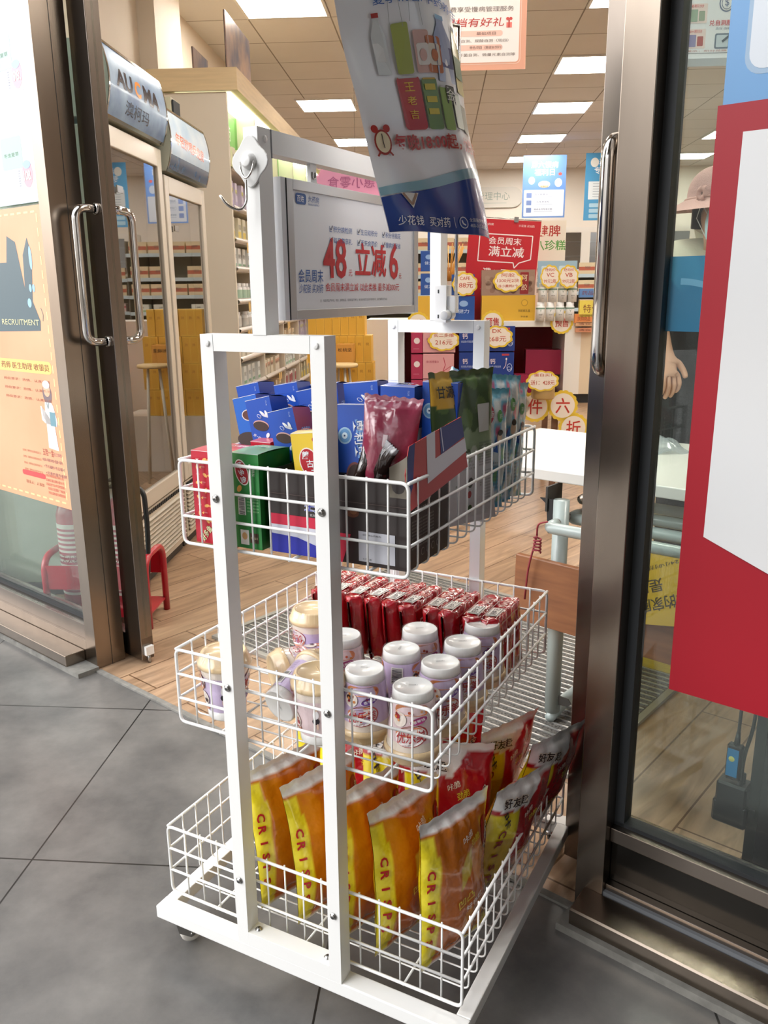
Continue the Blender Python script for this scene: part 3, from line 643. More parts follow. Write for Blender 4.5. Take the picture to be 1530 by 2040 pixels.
def crisps(kind, seed):
    q = MB(); w, h, t = .180, .262, .058
    if kind == 'orange':
        def cf(u, v):
            if v > .93 or v < .02: return WHT
            if u < .17 - .03 * v and v < .90: return YL if int((v * 9 + u * 5) % 2) else 'eedd36'
            if .42 < u < .62 and .46 + (u - .42) * .6 < v < .60 + (u - .42) * .55: return 'dcc24a'
            if .62 < u < .86 and .44 < v < .72 and ((u - .74) / .12) ** 2 + ((v - .58) / .14) ** 2 < 1: return 'dd8a2e'
            if .45 < u < .95 and .06 < v < .30 and ((u - .72) / .26) ** 2 + ((v - .18) / .12) ** 2 < 1: return 'dc8f28' if int(u * 60) % 2 else 'c87a1c'
            if u > .60 and v < .10: return 'd9c62a'
            return 'cc700f' if v > .62 else OR  # upper part lighter: a highlight put into the orange
    else:
        def cf(u, v):
            if v > .955 or v < .02: return WHT
            if v > .80 - .12 * (u - .3) and u < .55 + (v - .8): return WHT
            if u < .36 and v < .80: return 'ecd91d' if v > .55 else 'c9a516'
            if .45 < u < .85 and .12 < v < .34: return 'c8561c'
            return RDB
    F, Bk = bag(q, w, h, t, seed, cf, lambda u, v: WHT if v > .945 else (YL if u < .3 else ('c56a10' if kind == 'orange' else RDB)))
    W1, Y1, K1, R1 = ink('f3e9da', .3), ink('e2cf3a', .3), ink('2a1712', .3), ink('b3141c', .3)
    if kind == 'orange':
        q.text(lambda x, y, l: F(x, y, l), '咔脆', .56, .80, .055, W1, w=.15, rot=.25, bold=.02, sub=.04); q.text(F, '劲脆', .68, .75, .055, Y1, w=.14, rot=.25, bold=.02, sub=.04)
        q.text(F, '凹凸', .50, .385, .06, Y1, w=.22, rot=.2, bold=.02, sub=.04); q.text(F, '好有趣', .64, .335, .045, W1, w=.26, rot=.2, bold=.02, sub=.04)
        q.ell(F, .90, .74, .085, .10, ink('a3171c', .3), 1, n=28); q.text(F, '好友趣', .90, .71, .055, W1, w=.19, rot=1.1, bold=.07, sub=.04, lay=2); q.text(F, '好友趣', .90, .71, .05, K1, w=.185, rot=1.1, bold=.02, sub=.04, lay=3)
        for i, ch in enumerate('CRISPS'): q.text(F, ch, .065, .66 - i * .095, .075, R1, rot=-pi / 2, bold=.03, sub=.04)
    else:
        q.text(F, '好友趣', .28, .87, .075, W1, w=.40, rot=-.1, bold=.08, sub=.04); q.text(F, '好友趣', .28, .87, .07, K1, w=.39, rot=-.1, bold=.03, sub=.04, lay=3)
        q.text(F, '咔脆', .55, .72, .05, W1, w=.15, rot=.25, bold=.02, sub=.04); q.text(F, '劲脆', .66, .66, .055, Y1, w=.15, rot=.25, bold=.02, sub=.04)
        q.text(F, '好友趣', .88, .62, .06, W1, w=.22, rot=1.1, bold=.07, sub=.04, lay=2); q.text(F, '好友趣', .88, .62, .055, K1, w=.215, rot=1.1, bold=.02, sub=.04, lay=3)
        q.text(F, '凹凸', .60, .40, .05, Y1, w=.2, rot=.2, bold=.02, sub=.04)
        q.text(F, '咔', .17, .74, .07, K1, w=.16, rot=-1.0, bold=.03, sub=.04)
        for i, ch in enumerate('CRISP'): q.text(F, ch, .17, .62 - i * .10, .085, ink('8c2015', .3), rot=-pi / 2, bold=.03, sub=.04)
    return q.mesh('crisp_bag')
om = [crisps('orange', s) for s in (3, 8)]; rm_ = [crisps('red', s) for s in (5, 12)]
def put(name, me, M, label, cat, group=None): return tag(obj(name, me, None, M), label, cat, group)
for i, (a, b, rz, tx, ty, dz, l) in enumerate(((.232, .110, 74, -3, 3, 0, 'orange crisp bag with yellow side, nearest the right front corner of the bottom basket'), (.154, .108, 75, -5, 2, 0, 'orange crisp bag with yellow side, second from the bottom basket\'s right front corner'), (.076, .110, 75, -6, 2, .0, 'orange crisp bag just right of the right front upright in the bottom basket'), (-.002, .112, 74, -8, 0, .002, 'orange crisp bag half behind the right front upright in the bottom basket'), (-.084, .112, 72, -8, 0, .006, 'leftmost orange crisp bag, between the two front uprights'))):
    put('crisp_bag', om[i % 2], FK @ T(a, b, .106 + dz) @ Matrix.Rotation(radians(rz), 4, 'Z') @ Matrix.Rotation(radians(tx), 4, 'X') @ Matrix.Rotation(radians(ty), 4, 'Y'), l, 'snack bag', 'orange crisp bags in the bottom basket')
for i, (a, b, z, rz, tx, ty, l) in enumerate(((.232, .290, .108, 72, 14, 3, 'red crisp bag with yellow flank, nearest of three along the bottom basket\'s right side'), (.236, .462, .108, 70, 16, 4, 'red crisp bag in the far right corner of the bottom basket'), (.160, .450, .108, 70, 10, 3, 'red crisp bag with raised white top, left of the far corner bag'), (.155, .26, .104, 30, -14, 2, 'red crisp bag under the right front corner of the middle basket'), (.055, .27, .104, 20, -16, 0, 'red crisp bag behind the orange bags, right of the right upright'), (-.055, .29, .104, 15, -14, -3, 'red crisp bag with white rim between the two front uprights'), (-.135, .33, .104, 60, -12, 6, 'red and yellow crisp bag at the left end of the bottom basket goods'), (.06, .44, .104, 15, -10, 0, 'red crisp bag at the back of the bottom basket, half hidden by cups above'))):
    put('crisp_bag', rm_[i % 2], FK @ T(a, b, z) @ Matrix.Rotation(radians(rz), 4, 'Z') @ Matrix.Rotation(radians(tx), 4, 'X') @ Matrix.Rotation(radians(ty), 4, 'Y'), l, 'snack bag', 'red crisp bags in the bottom basket')
# ---- milk tea cups (built upright, lid on top)
tan_ = mat('tan_lid', 'e3c79a', .35, coat=.5); capw = mat('white_cup_base', 'efefec', .3, coat=.4); milk = mat('milky_band', 'e9ddd0', .3, coat=.6)
wrapm = glassmat('shrink_film', 'ffffff', .05, .06)
def cup_r(z): return .0325 + (.0425 - .0325) * (z - .0) / .098
def cupF(x, y, l):   # x = arc position in metres around the cup, y = height
    r = cup_r(y) + .0003 + l * 1.6; a = x / .038 - pi / 2
    return (r * cos(a), r * sin(a), y)
def cup(seed, style):
    root = bpy.data.objects.new('milk_tea_cup', None); COL.objects.link(root)
    q = MB(); base = {'lav': 'cdbbdc', 'pink': 'e6cfd2'}[style]; bm = mat('cup_print_' + style, base, .3, coat=.5)
    q.lathe([(0, .0015), (.029, .0015), (.0308, 0), (.0322, .002), (.0335, .017), (.0328, .0172)], (0, 0, 0), capw, 32)
    q.lathe([(cup_r(.017) - .0004, .017), (cup_r(.09), .09)], (0, 0, 0), bm, 32); q.lathe([(cup_r(.082) + .0002, .082), (cup_r(.096) + .0003, .0985)], (0, 0, 0), milk, 32)
    rnd_ = random.Random(seed)
    q.text(lambda x, y, l: (x, y * -1, .0013 - l), '2023.04.1', 0, .003, .004, ink('4a4a4a'), w=.014)
    # orange swirl with pearls near the base, crimson brush logo further up: read with the lid down, so drawn upside down
    so_ = ink('cf7f4a', .3, .4)
    for cx in (0.0, .118):
        q.poly(cupF, [(cx + .030 * cos(a) * 1.0, .027 + .0095 * sin(a) + .002 * sin(3 * a)) for a in [2 * pi * i / 40 for i in range(40)]], so_, 1)
        q.poly(cupF, [(cx + .02 + .012 * cos(a), .042 + .012 * sin(a)) for a in [2 * pi * i / 24 for i in range(24)]], ink('efe3d8', .3, .4), 2)
        for k in range(7): q.ell(cupF, cx + rnd_.uniform(-.026, .026), .024 + rnd_.uniform(0, .022), .0024, .0024, ink(rnd_.choice(['b5522f', 'c9803f', 'd79a6a', '8a2430']), .3), 3, n=10)
        q.ell(cupF, cx + .024, .038, .005, .004, ink('3d241d' if style == 'lav' else 'a62a35', .3), 3, n=12)
        q.ell(cupF, cx - .012, .042, .0155, .0068, ink('f0ebe8', .3), 3, n=20, rot=.3); q.ell(cupF, cx - .012, .042, .0142, .0056, ink('6a3f92' if style == 'lav' else 'a03673', .3), 4, n=20, rot=.3)
        q.text(cupF, '香芋味' if style == 'lav' else '草莓味', cx - .012, .042, .0055, ink('f4f0f4'), w=.020, rot=pi + .3, lay=5, bold=.01)
        q.ell(cupF, cx, .068, .0265, .0175, ink('b93a35', .3, .4), 1, n=36, rot=.25); q.ell(cupF, cx + .001, .068, .0247, .0162, ink('f2ebea', .3, .4), 2, n=36, rot=.25)
        q.ell(cupF, cx + .004, .0605, .021, .0075, ink('d4875f', .3, .4), 3, n=30, rot=.2); q.ell(cupF, cx + .002, .0630, .021, .0075, ink('f2ebea', .3, .4), 4, n=30, rot=.2)
        q.text(cupF, '优乐美', cx, .068, .0185, ink('a8161f', .3, .4), w=.043, rot=pi + .12, lay=6, bold=.025, shear=.2, sub=.006)
        q.text(cupF, '升级大杯装', cx + .004, .0815, .0032, ink('7a3e3e', .3), w=.016, rot=pi + .15, lay=6)
    # barcode side
    cx = -.062; q.rect(cupF, cx - .011, .022, cx + .011, .052, ink('efece8', .3), 1, sub=.006)
    y = .0235
    while y < .050: w_ = rnd_.choice([.0005, .0008, .0012]); q.rect(cupF, cx - .009, y, cx + .009, y + w_, ink('2a2a2e', .3), 2, sub=.006); y += w_ + rnd_.choice([.0006, .0009])
    for k in range(5): q.text(cupF, '配料食品添加剂生产日期', cx, .058 + k * .0045, .0024, ink('6a5a7c', .3), w=.02, rot=pi)
    # small printed girl
    for px, py, rx, ry, c_ in ((.062, .070, .003, .0035, 'e8c9b4'), (.062, .072, .0038, .0035, '6a4030'), (.062, .060, .005, .008, 'e9e6ea'), (.062, .048, .006, .006, '26222a'), (.060, .038, .0015, .006, 'e5c6b0'), (.0645, .038, .0015, .006, 'e5c6b0')): q.ell(cupF, px, py, rx, ry, ink(c_, .3), 2, n=14)
    obj('cup', q, root)
    q = MB(); q.lathe([(.0428, .0955), (.0462, .0965), (.0466, .1045), (.0440, .1065), (.0405, .1180), (.0375, .1215), (.0345, .1200), (.0330, .1185), (0, .1185)], (0, 0, 0), tan_, 36); q.tube([(-.02, -.008, .1187), (.02, .012, .1187)], .0007, tan_, 6); obj('lid', q, root)
    def wf(u, v):
        a = 2 * pi * u; z = -.0005 + .1235 * v; r = (cup_r(z) if z < .09 else .0466 - max(0, z - .105) * .45) + .0011 + .0006 * sin(9 * a + 30 * v)
        return (r * cos(a), r * sin(a), z)
    q = MB(); q.grid(wf, 36, 14, wrapm); obj('film', q, root)
    return root
cl_, cp_ = cup(1, 'lav'), cup(2, 'pink')
UP = Matrix.Rotation(pi, 4, 'X')
cups = [(cl_, .073, .10, 'd', 20, 'upside-down milk tea cup with white base up beside the right front upright'), (cp_, .172, .078, 'd', 20, 'upside-down milk tea cup in the right front corner of the middle basket'),
        (cl_, .175, .178, 'd', 35, 'upside-down lavender milk tea cup, second back from the right front corner'), (cl_, .176, .272, 'd', 30, 'upside-down lavender milk tea cup, third back along the right side'),
        (cl_, .174, .372, 'd', 25, 'upside-down lavender milk tea cup, farthest along the right side, touching the red packs'), (cl_, .092, .198, 'd', 100, 'upside-down lavender milk tea cup showing its barcode in the middle of the basket'),
        (cp_, .083, .292, 'd', 40, 'upside-down pink milk tea cup just in front of the red packs'), (cp_, -.03, .205, 'd', 200, 'upside-down pale pink milk tea cup behind the right front upright'),
        (cl_, -.183, .055, 'u', -60, 'upright milk tea cup with tan lid at the left front of the middle basket'), (cl_, -.135, .27, 'u', -30, 'upright milk tea cup with tan lid standing tallest at the left back'), (cp_, .008, .06, 'u', -70, 'upright pink milk tea cup with tan lid left of the right front upright')]
used = set()
for proto, a, b, d, rz, l in cups:
    if d == 'd': M = FK @ T(a, b, .473 + .1225, radians(rz)) @ UP
    else: M = FK @ T(a, b, .473 + (.012 if b > .25 else 0), radians(rz))
    g = 'milk tea cups in the middle basket'
    if proto not in used: proto.matrix_world = M; tag(proto, l, 'drink cup', g); used.add(proto)
    else: dup(proto, M, l, g)
def lying(base, lid, spin):
    base = Vector(base); lid = Vector(lid); ax = (lid - base).normalized(); qr = Vector((0, 0, 1)).rotation_difference(ax).to_matrix().to_4x4()
    return FK @ Matrix.Translation(base) @ qr @ Matrix.Rotation(radians(spin), 4, 'Z')
dup(cl_, lying((-.075, .245, .522), (-.150, .150, .512), 120), 'milk tea cup lying on its side with its red logo showing', 'milk tea cups in the middle basket')
dup(cl_, lying((-.075, .060, .508), (-.055, .178, .540), 60), 'milk tea cup lying with its white base towards the front wires', 'milk tea cups in the middle basket')
# ---- red wafer packs in the back half of the middle basket
def pack(seed):
    q = MB(); r = random.Random(seed); L, Wd, Hh = .165, .036, .128; ph = [r.uniform(0, 6) for _ in range(6)]
    def sec(s, k):   # s along length 0..1, k around 0..1 -> rounded rectangle section squeezed at crimped ends
        a = 2 * pi * k - pi * .75; c_, s_ = cos(a), sin(a); m_ = max(abs(c_), abs(s_)); sq = .86
        x = c_ / m_ * sq + c_ * (1 - sq); z = s_ / m_ * sq + s_ * (1 - sq)
        e = min(s, 1 - s); f = 1 if e > .13 else max(0.06, (max(0, e - .035) / .095)) ** .6
        wv = .0013 * sin(31 * s + ph[0] + 6 * k) + .0011 * sin(47 * s + ph[1] - 18 * k)
        return (x * (Wd / 2 * f + wv), (s - .5) * L, Hh / 2 + z * (Hh / 2 * (1 - .10 * (1 - f)) + wv))
    def cf(s, k):
        if s < .03 or s > .97: return '8e0d18'
        return 'a3131f' if int(s * 40) % 9 else '99101b'
    gridc(q, lambda u, v: sec(v, u), lambda u, v: cf(v, u), 32, 44, film)
    top = FL((0, 0, Hh + .0012), (0, 1, 0), (-1, 0, 0)); 
    q.rect(top, -.052, -.012, -.008, .012, ink('e4ddd6', .3), 1); q.rect(top, -.050, -.0105, -.010, .0105, ink('1f1a18', .3), 2); q.rect(top, -.0488, -.0095, -.0112, .0095, ink('e9e2da', .3), 3); q.text(top, '好吃已', -.03, 0, .014, ink('1f1a18', .3), w=.034, lay=4, bold=.03)
    q.text(top, 'FAMILY', .022, -.002, .012, ink('c9a49d', .3), w=.048, lay=2, bold=.02); q.line(top, [(-.062, -.0135), (.06, -.0135)], .0010, ink('e6cfc6', .3), 2); q.line(top, [(-.062, .0138), (.06, .0138)], .0010, ink('e6cfc6', .3), 2)
    for sx in (-1, 1):
        sf = FL((sx * (Wd / 2 + .0016), 0, Hh / 2), (0, sx, 0), (0, 0, 1)); q.text(sf, 'FAMILY', 0, .02, .022, ink('d9b8b2', .3), w=.10, lay=1, shear=.3, bold=.02); q.line(sf, [(-.06, .05), (.06, .05)], .0008, ink('d8a9a0', .3)); q.line(sf, [(-.06, .052), (.06, .052)], .0008, ink('d8a9a0', .3))
    return q.mesh('wafer_pack')
pk = [pack(s) for s in (1, 2, 3)]
ords = ['leftmost', 'second', 'third', 'fourth', 'fifth', 'sixth', 'seventh', 'eighth', 'ninth', 'rightmost']
for i in range(10):
    a = -.178 + i * .0415
    put('wafer_pack', pk[i % 3], FK @ T(a, .443 - .003 * (i % 3), .473, radians(random.uniform(-4, 3))) @ Matrix.Rotation(radians(random.uniform(-7, -2)), 4, 'Y'), 'shiny red wafer pack in the back row of the middle basket, %s%s' % (ords[i], '' if i in (0, 9) else ' from the left'), 'snack pack', 'red wafer packs in the middle basket')
# ---- cartons in the top basket
def carton(w, d, h, c_front, c_side=None, c_top=None, edge='e8e8ea'):
    """origin at the top left front edge of the carton, x right, y back, z down to -h"""
    q = MB(); cs = c_side or c_front; ct = c_top or c_front; mf, ms, mt = [mat('card_' + c, c, .32, coat=.25) for c in (c_front, cs, ct)]
    P = [(0, 0), (w, 0), (w, d), (0, d)]
    def v(i, z): return (P[i][0], P[i][1], z)
    q.add([v(0, -h), v(1, -h), v(1, 0), v(0, 0)], [(0, 1, 2, 3)], mf); q.add([v(1, -h), v(2, -h), v(2, -.002), v(1, 0)], [(0, 1, 2, 3)], ms); q.add([v(2, -h), v(3, -h), v(3, -.002), v(2, -.002)], [(0, 1, 2, 3)], mf)
    q.add([v(3, -h), v(0, -h), v(0, 0), v(3, -.002)], [(0, 1, 2, 3)], ms); q.add([v(0, -h), v(3, -h), v(2, -h), v(1, -h)], [(0, 1, 2, 3)], mf)
    # slightly domed top flap tucked in at the back
    n = 6; vs = []
    for j in range(n + 1):
        t = j / n; vs += [(.0004, d * t, .0022 * sin(pi * t) - .002 * t), (w - .0004, d * t, .0022 * sin(pi * t) - .002 * t)]
    q.add(vs, [(2 * j, 2 * j + 1, 2 * j + 3, 2 * j + 2) for j in range(n)], mt, True)
    ed = mat('card_edge', edge, .5); q.line(FL((0, 0, 0), (1, 0, 0), (0, 0, 1)), [(0, -.0004), (w, -.0004)], .0007, ed)
    return q, FL((0, 0, 0), (1, 0, 0), (0, 0, 1)), FL((w, 0, 0), (0, 1, 0), (0, 0, 1)), FL((0, 0, .0022), (1, 0, 0), (0, 1, 0))
wI = ink('eef0f4', .3)
def cookie_box(style, w=.046, d=.066, h=.215):
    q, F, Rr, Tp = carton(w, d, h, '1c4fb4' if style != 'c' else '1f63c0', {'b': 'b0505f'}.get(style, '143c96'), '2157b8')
    q.text(Tp, 'OREO', w / 2, d * .62, .010, wI, w=.03, bold=.03); q.line(Tp, [(.012, d * .30), (.054, d * .30)], .0012, ink('9fb7e0'))
    q.line(Tp, [(.016, d * .38), (.050, d * .38)], .0010, ink('9fb7e0'))
    q.poly(Tp, [(.018, d * .97), (.023, d * .83), (.043, d * .83), (.048, d * .97)], mat('card_tab', '1a4aa8', .35), 2)
    Fq, Rq, kx = F, Rr, w / .066
    F = (lambda x, y, l: Fq(x * kx, y * (.60 if style in 'abc' else 1), l)); Rr = lambda x, y, l: Rq(x * d / .066, y, l)
    ck, crm = ink('38231f', .5), ink('d9c0b8', .4)
    if style in 'ab':
        q.ell(F, .030, -.075, .0215, .0125, ink('cfa39a'), 1, rot=-.5); q.ell(F, .029, -.078, .021, .0125, ck, 2, rot=-.5)
        for x, y, r in ((.040, -.045, .1), (.050, -.048, -.3), (.046, -.052, .5)): q.ell(F, x, y, .0032, .011, wI, 3, rot=r + .5)
        q.ell(F, .030, -.050, .004, .007, wI, 3, rot=.6); q.ell(F, .030, -.050, .003, .0058, mat('card_blue', '1c4fb4', .3), 4, rot=.6)
        q.ell(F, .043, -.107, .0045, .007, wI, 3, rot=-.4)
        q.text(F, '扭一扭', .014, -.104, .007, wI, w=.022, rot=-.75, bold=.02); q.text(F, '巧心卷', .055, -.018, .004, ink('a9bde2'), w=.014, rot=-pi / 2)
        q.ell(F, .030, -.165, .024, .024, ck, 2); q.ell(F, .030, -.165, .016, .016, ink('4a302a'), 3)
    elif style == 'c':
        q.ell(F, .036, -.055, .019, .016, ink('e3d6ce'), 1, rot=-.5); q.ell(F, .036, -.055, .0165, .0135, ink('5b2e27'), 2, rot=-.5); q.ell(F, .028, -.125, .045 * .8, .022, ck, 1, rot=-.35); q.ell(F, .05, -.13, .014, .009, crm, 2, rot=-.5)
    else:
        q.text(F, '奥利奥', .040, -.052, .020, ink('6fa0dc'), w=.062, rot=-pi / 2 + .1, bold=.1); q.text(F, '奥利奥', .040, -.052, .017, wI, w=.058, rot=-pi / 2 + .1, bold=.03, lay=4)
        q.ell(F, .014, -.048, .0125, .013, ink('9cc0dc'), 1); q.ell(F, .014, -.048, .0095, .0105, ink('5e93c4'), 2); q.ell(F, .014, -.048, .005, .005, ink('cfe2ee'), 3); q.ell(F, .014, -.048, .0015, .0015, ink('16285a'), 4)
        q.rect(F, 0, -.215, .066, -.105, ink('1b1d33'), 1); q.ell(F, .032, -.108, .015, .020, ink('7a4340'), 2); q.ell(F, .033, -.110, .0135, .0185, ck, 3)
    q.text(Rr, 'OREO', .033, -.04, .012, ink('8fa9dc'), w=.036, bold=.03); q.rect(Rr, .012, -.10, .05, -.07, ink('c9d2e6'), 1)
    return q.mesh('biscuit_carton')
cb = {s: cookie_box(s) for s in 'abc'}; cb['d'] = cookie_box('d', .064, .046); cb['e'] = cookie_box('a', .064, .050)
for s, px, py, b, rz, ry, rx, l in (
        ('c', 463, 795, .16, 8, 13, -6, 'blue biscuit carton with brown oval window at the far left of the top basket'), ('a', 488, 799, .135, 10, 13, -6, 'blue biscuit carton with twisting cookie, second from the left'),
        ('b', 532, 822, .105, 10, 14, -6, 'blue biscuit carton with a crimson side, leaning left in the top basket'), ('a', 470, 770, .25, 10, 12, -4, 'blue biscuit carton behind the far left one, top flap up'),
        ('a', 590, 780, .20, 12, 12, -4, 'blue biscuit carton behind the crimson-sided one'), ('a', 545, 768, .27, 12, 10, -4, 'blue biscuit carton at the back left, seen between two others'),
        ('d', 672, 805, .10, 3, 2, -7, 'large blue biscuit carton with vertical white lettering right of the right upright'), ('e', 684, 764, .26, 6, 6, -4, 'blue biscuit carton with white top behind the lettered one'),
        ('e', 724, 763, .30, 0, 0, -2, 'blue biscuit carton left of the rear middle one, in the back row'), ('e', 758, 768, .25, 0, 0, -2, 'blue biscuit carton with white splash above the crimson pouch'),
        ('d', 842, 760, .27, 0, 0, -2, 'blue biscuit carton with round eye motif, left of the green pouch'), ('e', 610, 768, .34, 6, 6, -2, 'blue biscuit carton at the back, behind the right upright')):
    p = KB(px, py, b)
    put('biscuit_carton', cb[s], FK @ T(p.x, p.y, p.z, radians(rz)) @ Matrix.Rotation(radians(-ry), 4, 'Y') @ Matrix.Rotation(radians(rx), 4, 'X'), l, 'biscuit box', 'blue biscuit cartons in the top basket')
# red and green fish biscuit cartons, front left
def fish_box(c, top, style):
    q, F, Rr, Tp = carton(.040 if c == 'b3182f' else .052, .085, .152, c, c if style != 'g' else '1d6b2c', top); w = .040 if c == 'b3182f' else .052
    if style == 'r':
        for k in range(9):
            x, y = (.011 if k % 2 else .026), -.014 - k * .0125; q.ell(F, x, y, .0048, .0026, ink('e2ad62'), 1, rot=.5 + k); q.poly(F, [(x + .004, y), (x + .008, y + .0025), (x + .008, y - .0025)], ink('e2ad62'), 1)
            q.text(F, '好多鱼', x + .012 if x < .02 else x - .014, y + .001, .0022, ink('e9b8ae'), w=.007)
        q.text(F, '好多鱼', .022, -.135, .013, ink('5c9a4a'), w=.03, rot=.9, bold=.05); q.text(F, '好多鱼', .022, -.135, .012, ink('efdcb8'), w=.029, rot=.9, bold=.02, lay=3)
        q.text(Tp, '海苔味', w / 2, .05, .012, ink('f0d9d2'), w=.03, bold=.02)
    elif style == 'g':
        q.ell(F, .020, -.030, .0125, .021, ink('f0ece4'), 1, rot=.3); q.ell(F, .020, -.030, .0108, .019, ink('a8202c'), 2, rot=.3); q.text(F, '好多鱼', .020, -.030, .011, wI, w=.034, rot=-pi / 2 + .3, bold=.04, lay=4)
        q.text(F, '好丽友', .042, -.026, .005, ink('dfe9d8'), w=.018, rot=-pi / 2); q.ell(F, .014, -.056, .006, .004, ink('dba34f'), 2, rot=1)
        q.rect(F, .010, -.098, .024, -.070, ink('e9e9e4'), 1)
        y = -.097
        while y < -.071: q.rect(F, .0115, y, .0225, y + .0009, ink('222222'), 2); y += random.choice([.0016, .0022])
        for k in range(6): q.text(F, '营养成分表能量蛋白质', .038, -.066 - k * .005, .0026, ink('a8cfa2'), w=.022)
        q.rect(F, .012, -.146, .028, -.122, ink('e9e6df'), 2); q.ell(F, .020, -.132, .005, .006, ink('e0b27a'), 3); q.rect(F, .030, -.142, .046, -.126, ink('4a3326'), 2); q.text(F, '可以追溯', .038, -.134, .004, ink('d8cfa8'), w=.013, lay=3)
        q.text(Tp, '好丽友', .026, .05, .010, ink('cfe3c8'), w=.035)
    else:
        q.text(F, '海苔味', .016, -.028, .010, ink('c9a35e'), w=.028, rot=-pi / 2 + .2, bold=.05); q.text(F, '饼干', .036, -.030, .010, ink('4aa0d8'), w=.024, rot=-pi / 2 + .2, bold=.05); q.ell(F, .026, -.045, .006, .012, ink('c79a63'), 1, rot=.4)
        q.text(F, '好丽友', .046, -.020, .005, ink('dfe9d8'), w=.018, rot=-pi / 2); q.text(Tp, '饼干', .026, .05, .014, ink('f2e6ea'), w=.035)
    return q.mesh('fish_biscuit_carton')
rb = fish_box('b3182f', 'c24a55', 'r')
p = KB(368, 894, .012); put('fish_biscuit_carton', rb, FK @ T(p.x + .012, .012, .954) , 'crimson fish biscuit carton at the left front corner of the top basket', 'biscuit box')
put('fish_biscuit_carton', rb, FK @ T(p.x + .054, .010, .954), 'crimson fish biscuit carton behind the left front upright', 'biscuit box')
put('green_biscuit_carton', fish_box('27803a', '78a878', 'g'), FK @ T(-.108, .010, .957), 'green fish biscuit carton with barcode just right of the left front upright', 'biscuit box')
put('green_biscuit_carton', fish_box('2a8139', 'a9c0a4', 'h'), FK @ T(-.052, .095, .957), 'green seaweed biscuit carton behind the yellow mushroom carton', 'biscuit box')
put('fish_biscuit_carton', rb, FK @ T(-.14, .105, .957), 'crimson fish biscuit carton lying behind the green one, top visible', 'biscuit box')
q, F, Rr, Tp = carton(.052, .050, .10, 'e8c63a', '3a2a1e', 'dcc47c')
q.ell(F, .027, -.046, .0165, .024, ink('efe6da'), 1, rot=.25); q.ell(F, .027, -.046, .0148, .022, ink('b3202e'), 2, rot=.25)
for i, ch in enumerate('蘑古力'): q.text(F, ch, .022 + .006 * i, -.034 - .013 * i, .012, wI, lay=4, bold=.04)
q.ell(F, .039, -.011, .0035, .0035, ink('b8402a'), 1); q.text(F, '好丽友', .041, -.024, .0045, ink('b8402a'), w=.016, rot=-pi / 2)
q.rect(Rr, .014, -.10, .036, 0, ink('5a8a3c'), 1); q.text(Rr, '牛奶巧克力味', .025, -.045, .009, ink('cfe0b0'), w=.07, rot=-pi / 2, lay=3); q.text(Tp, '蘑古力', .026, .025, .012, ink('c06a4a'), w=.036)
p = KB(578, 864, .04); put('mushroom_biscuit_carton', q.mesh('m'), FK @ T(p.x, .040, p.z, radians(6)) @ Matrix.Rotation(radians(-6), 4, 'Y'), 'yellow chocolate mushroom carton with red oval logo', 'biscuit box')
# dark chocolate display box with torn front and upright flap
bx = thing('chocolate_display_box', FK @ T(-.045, .018, .8045), 'dark brown chocolate bar display box with torn front, right front of the top basket', 'display box')
card = mat('dark_card', '2a201e', .4, coat=.2); bw, bd, bh = .238, .150, .128
q = MB(); q.bb(0, bw, 0, .0012, 0, bh, card); q.bb(bw - .0012, bw, .0012, bd, 0, bh, card); q.bb(0, .0012, .0012, bd, 0, bh, card); q.bb(.0012, bw - .0012, bd - .0012, bd, 0, bh, card); q.bb(.0012, bw - .0012, .0012, bd - .0012, 0, .0012, card)
F = FL((0, 0, 0), (1, 0, 0), (0, 0, 1)); Rr = FL((bw, 0, 0), (0, 1, 0), (0, 0, 1))
q.poly(F, [(0, 0), (.104, 0), (.094, .016), (.05, .028), (0, .030)], ink('2a2f9a'), 2); q.rect(F, 0, .0, .115, .045, ink('cfd2dc'), 1); q.poly(F, [(0, .045), (.145, .045), (.130, 0), (.112, 0), (.112, .03), (.09, .045)], ink('c42a45'), 2); q.rect(F, 0, .045, .118, .062, ink('c42a45'), 2)
q.text(F, '士力架', .092, .078, .015, ink('d8dcf0'), w=.055, bold=.07, shear=.2); q.text(F, '士力架', .092, .078, .013, ink('2a35a5'), w=.052, bold=.02, shear=.2, lay=4); q.text(F, '花生夹心巧克力', .092, .066, .004, ink('d8d8d8'), w=.035)
q.line(F, [(.002, .094), (bw - .002, .094)], .0006, ink('6a5c58')); q.ell(F, .148, .078, .011, .007, ink('6a3d26'), 1); q.ell(F, .150, .080, .006, .004, ink('8a5a3a'), 2)
q.rect(F, .158, .006, .218, .052, ink('b9bac2'), 2); q.text(F, '花生夹心巧克力', .18, .047, .003, ink('3a3a3a'), w=.03, lay=3); q.text(F, '生产日期', .172, .010, .003, ink('3a3a3a'), w=.014, lay=3)
q.text(Rr, '士力架', .055, .100, .014, ink('e2d2c0'), w=.05, bold=.05, shear=.3); q.ell(Rr, .03, .108, .02, .012, ink('8a6a3a'), 1); q.text(Rr, '花生夹心巧克力', .045, .086, .004, ink('d8d8d8'), w=.045)
for k in range(9): q.text(Rr, '配料表白砂糖花生仁麦芽糖浆植物油乳糖', .05, .070 - k * .005, .0026, ink('97908c'), w=.075)
for k in range(4): q.ell(Rr, .05 + .018 * k, .018, .006, .006, ink('8f8884'), 1); q.ell(Rr, .05 + .018 * k, .018, .0048, .0048, card, 2)
obj('box', q, bx)
q = MB(); G = FL((bw + .001, .012, bh - .005), (.35, 1, 0), (-.10, 0, 1)); N_ = 8
fm = mat('flap_inside', '6f685c', .7)
q.prism([(-.012, -.035), (.118, .012), (.112, .088), (.0, .058), (-.012, .02)], 0, .0014, mat('card_red', 'b53a38', .4), lambda x, y, h: G(x, y, h))
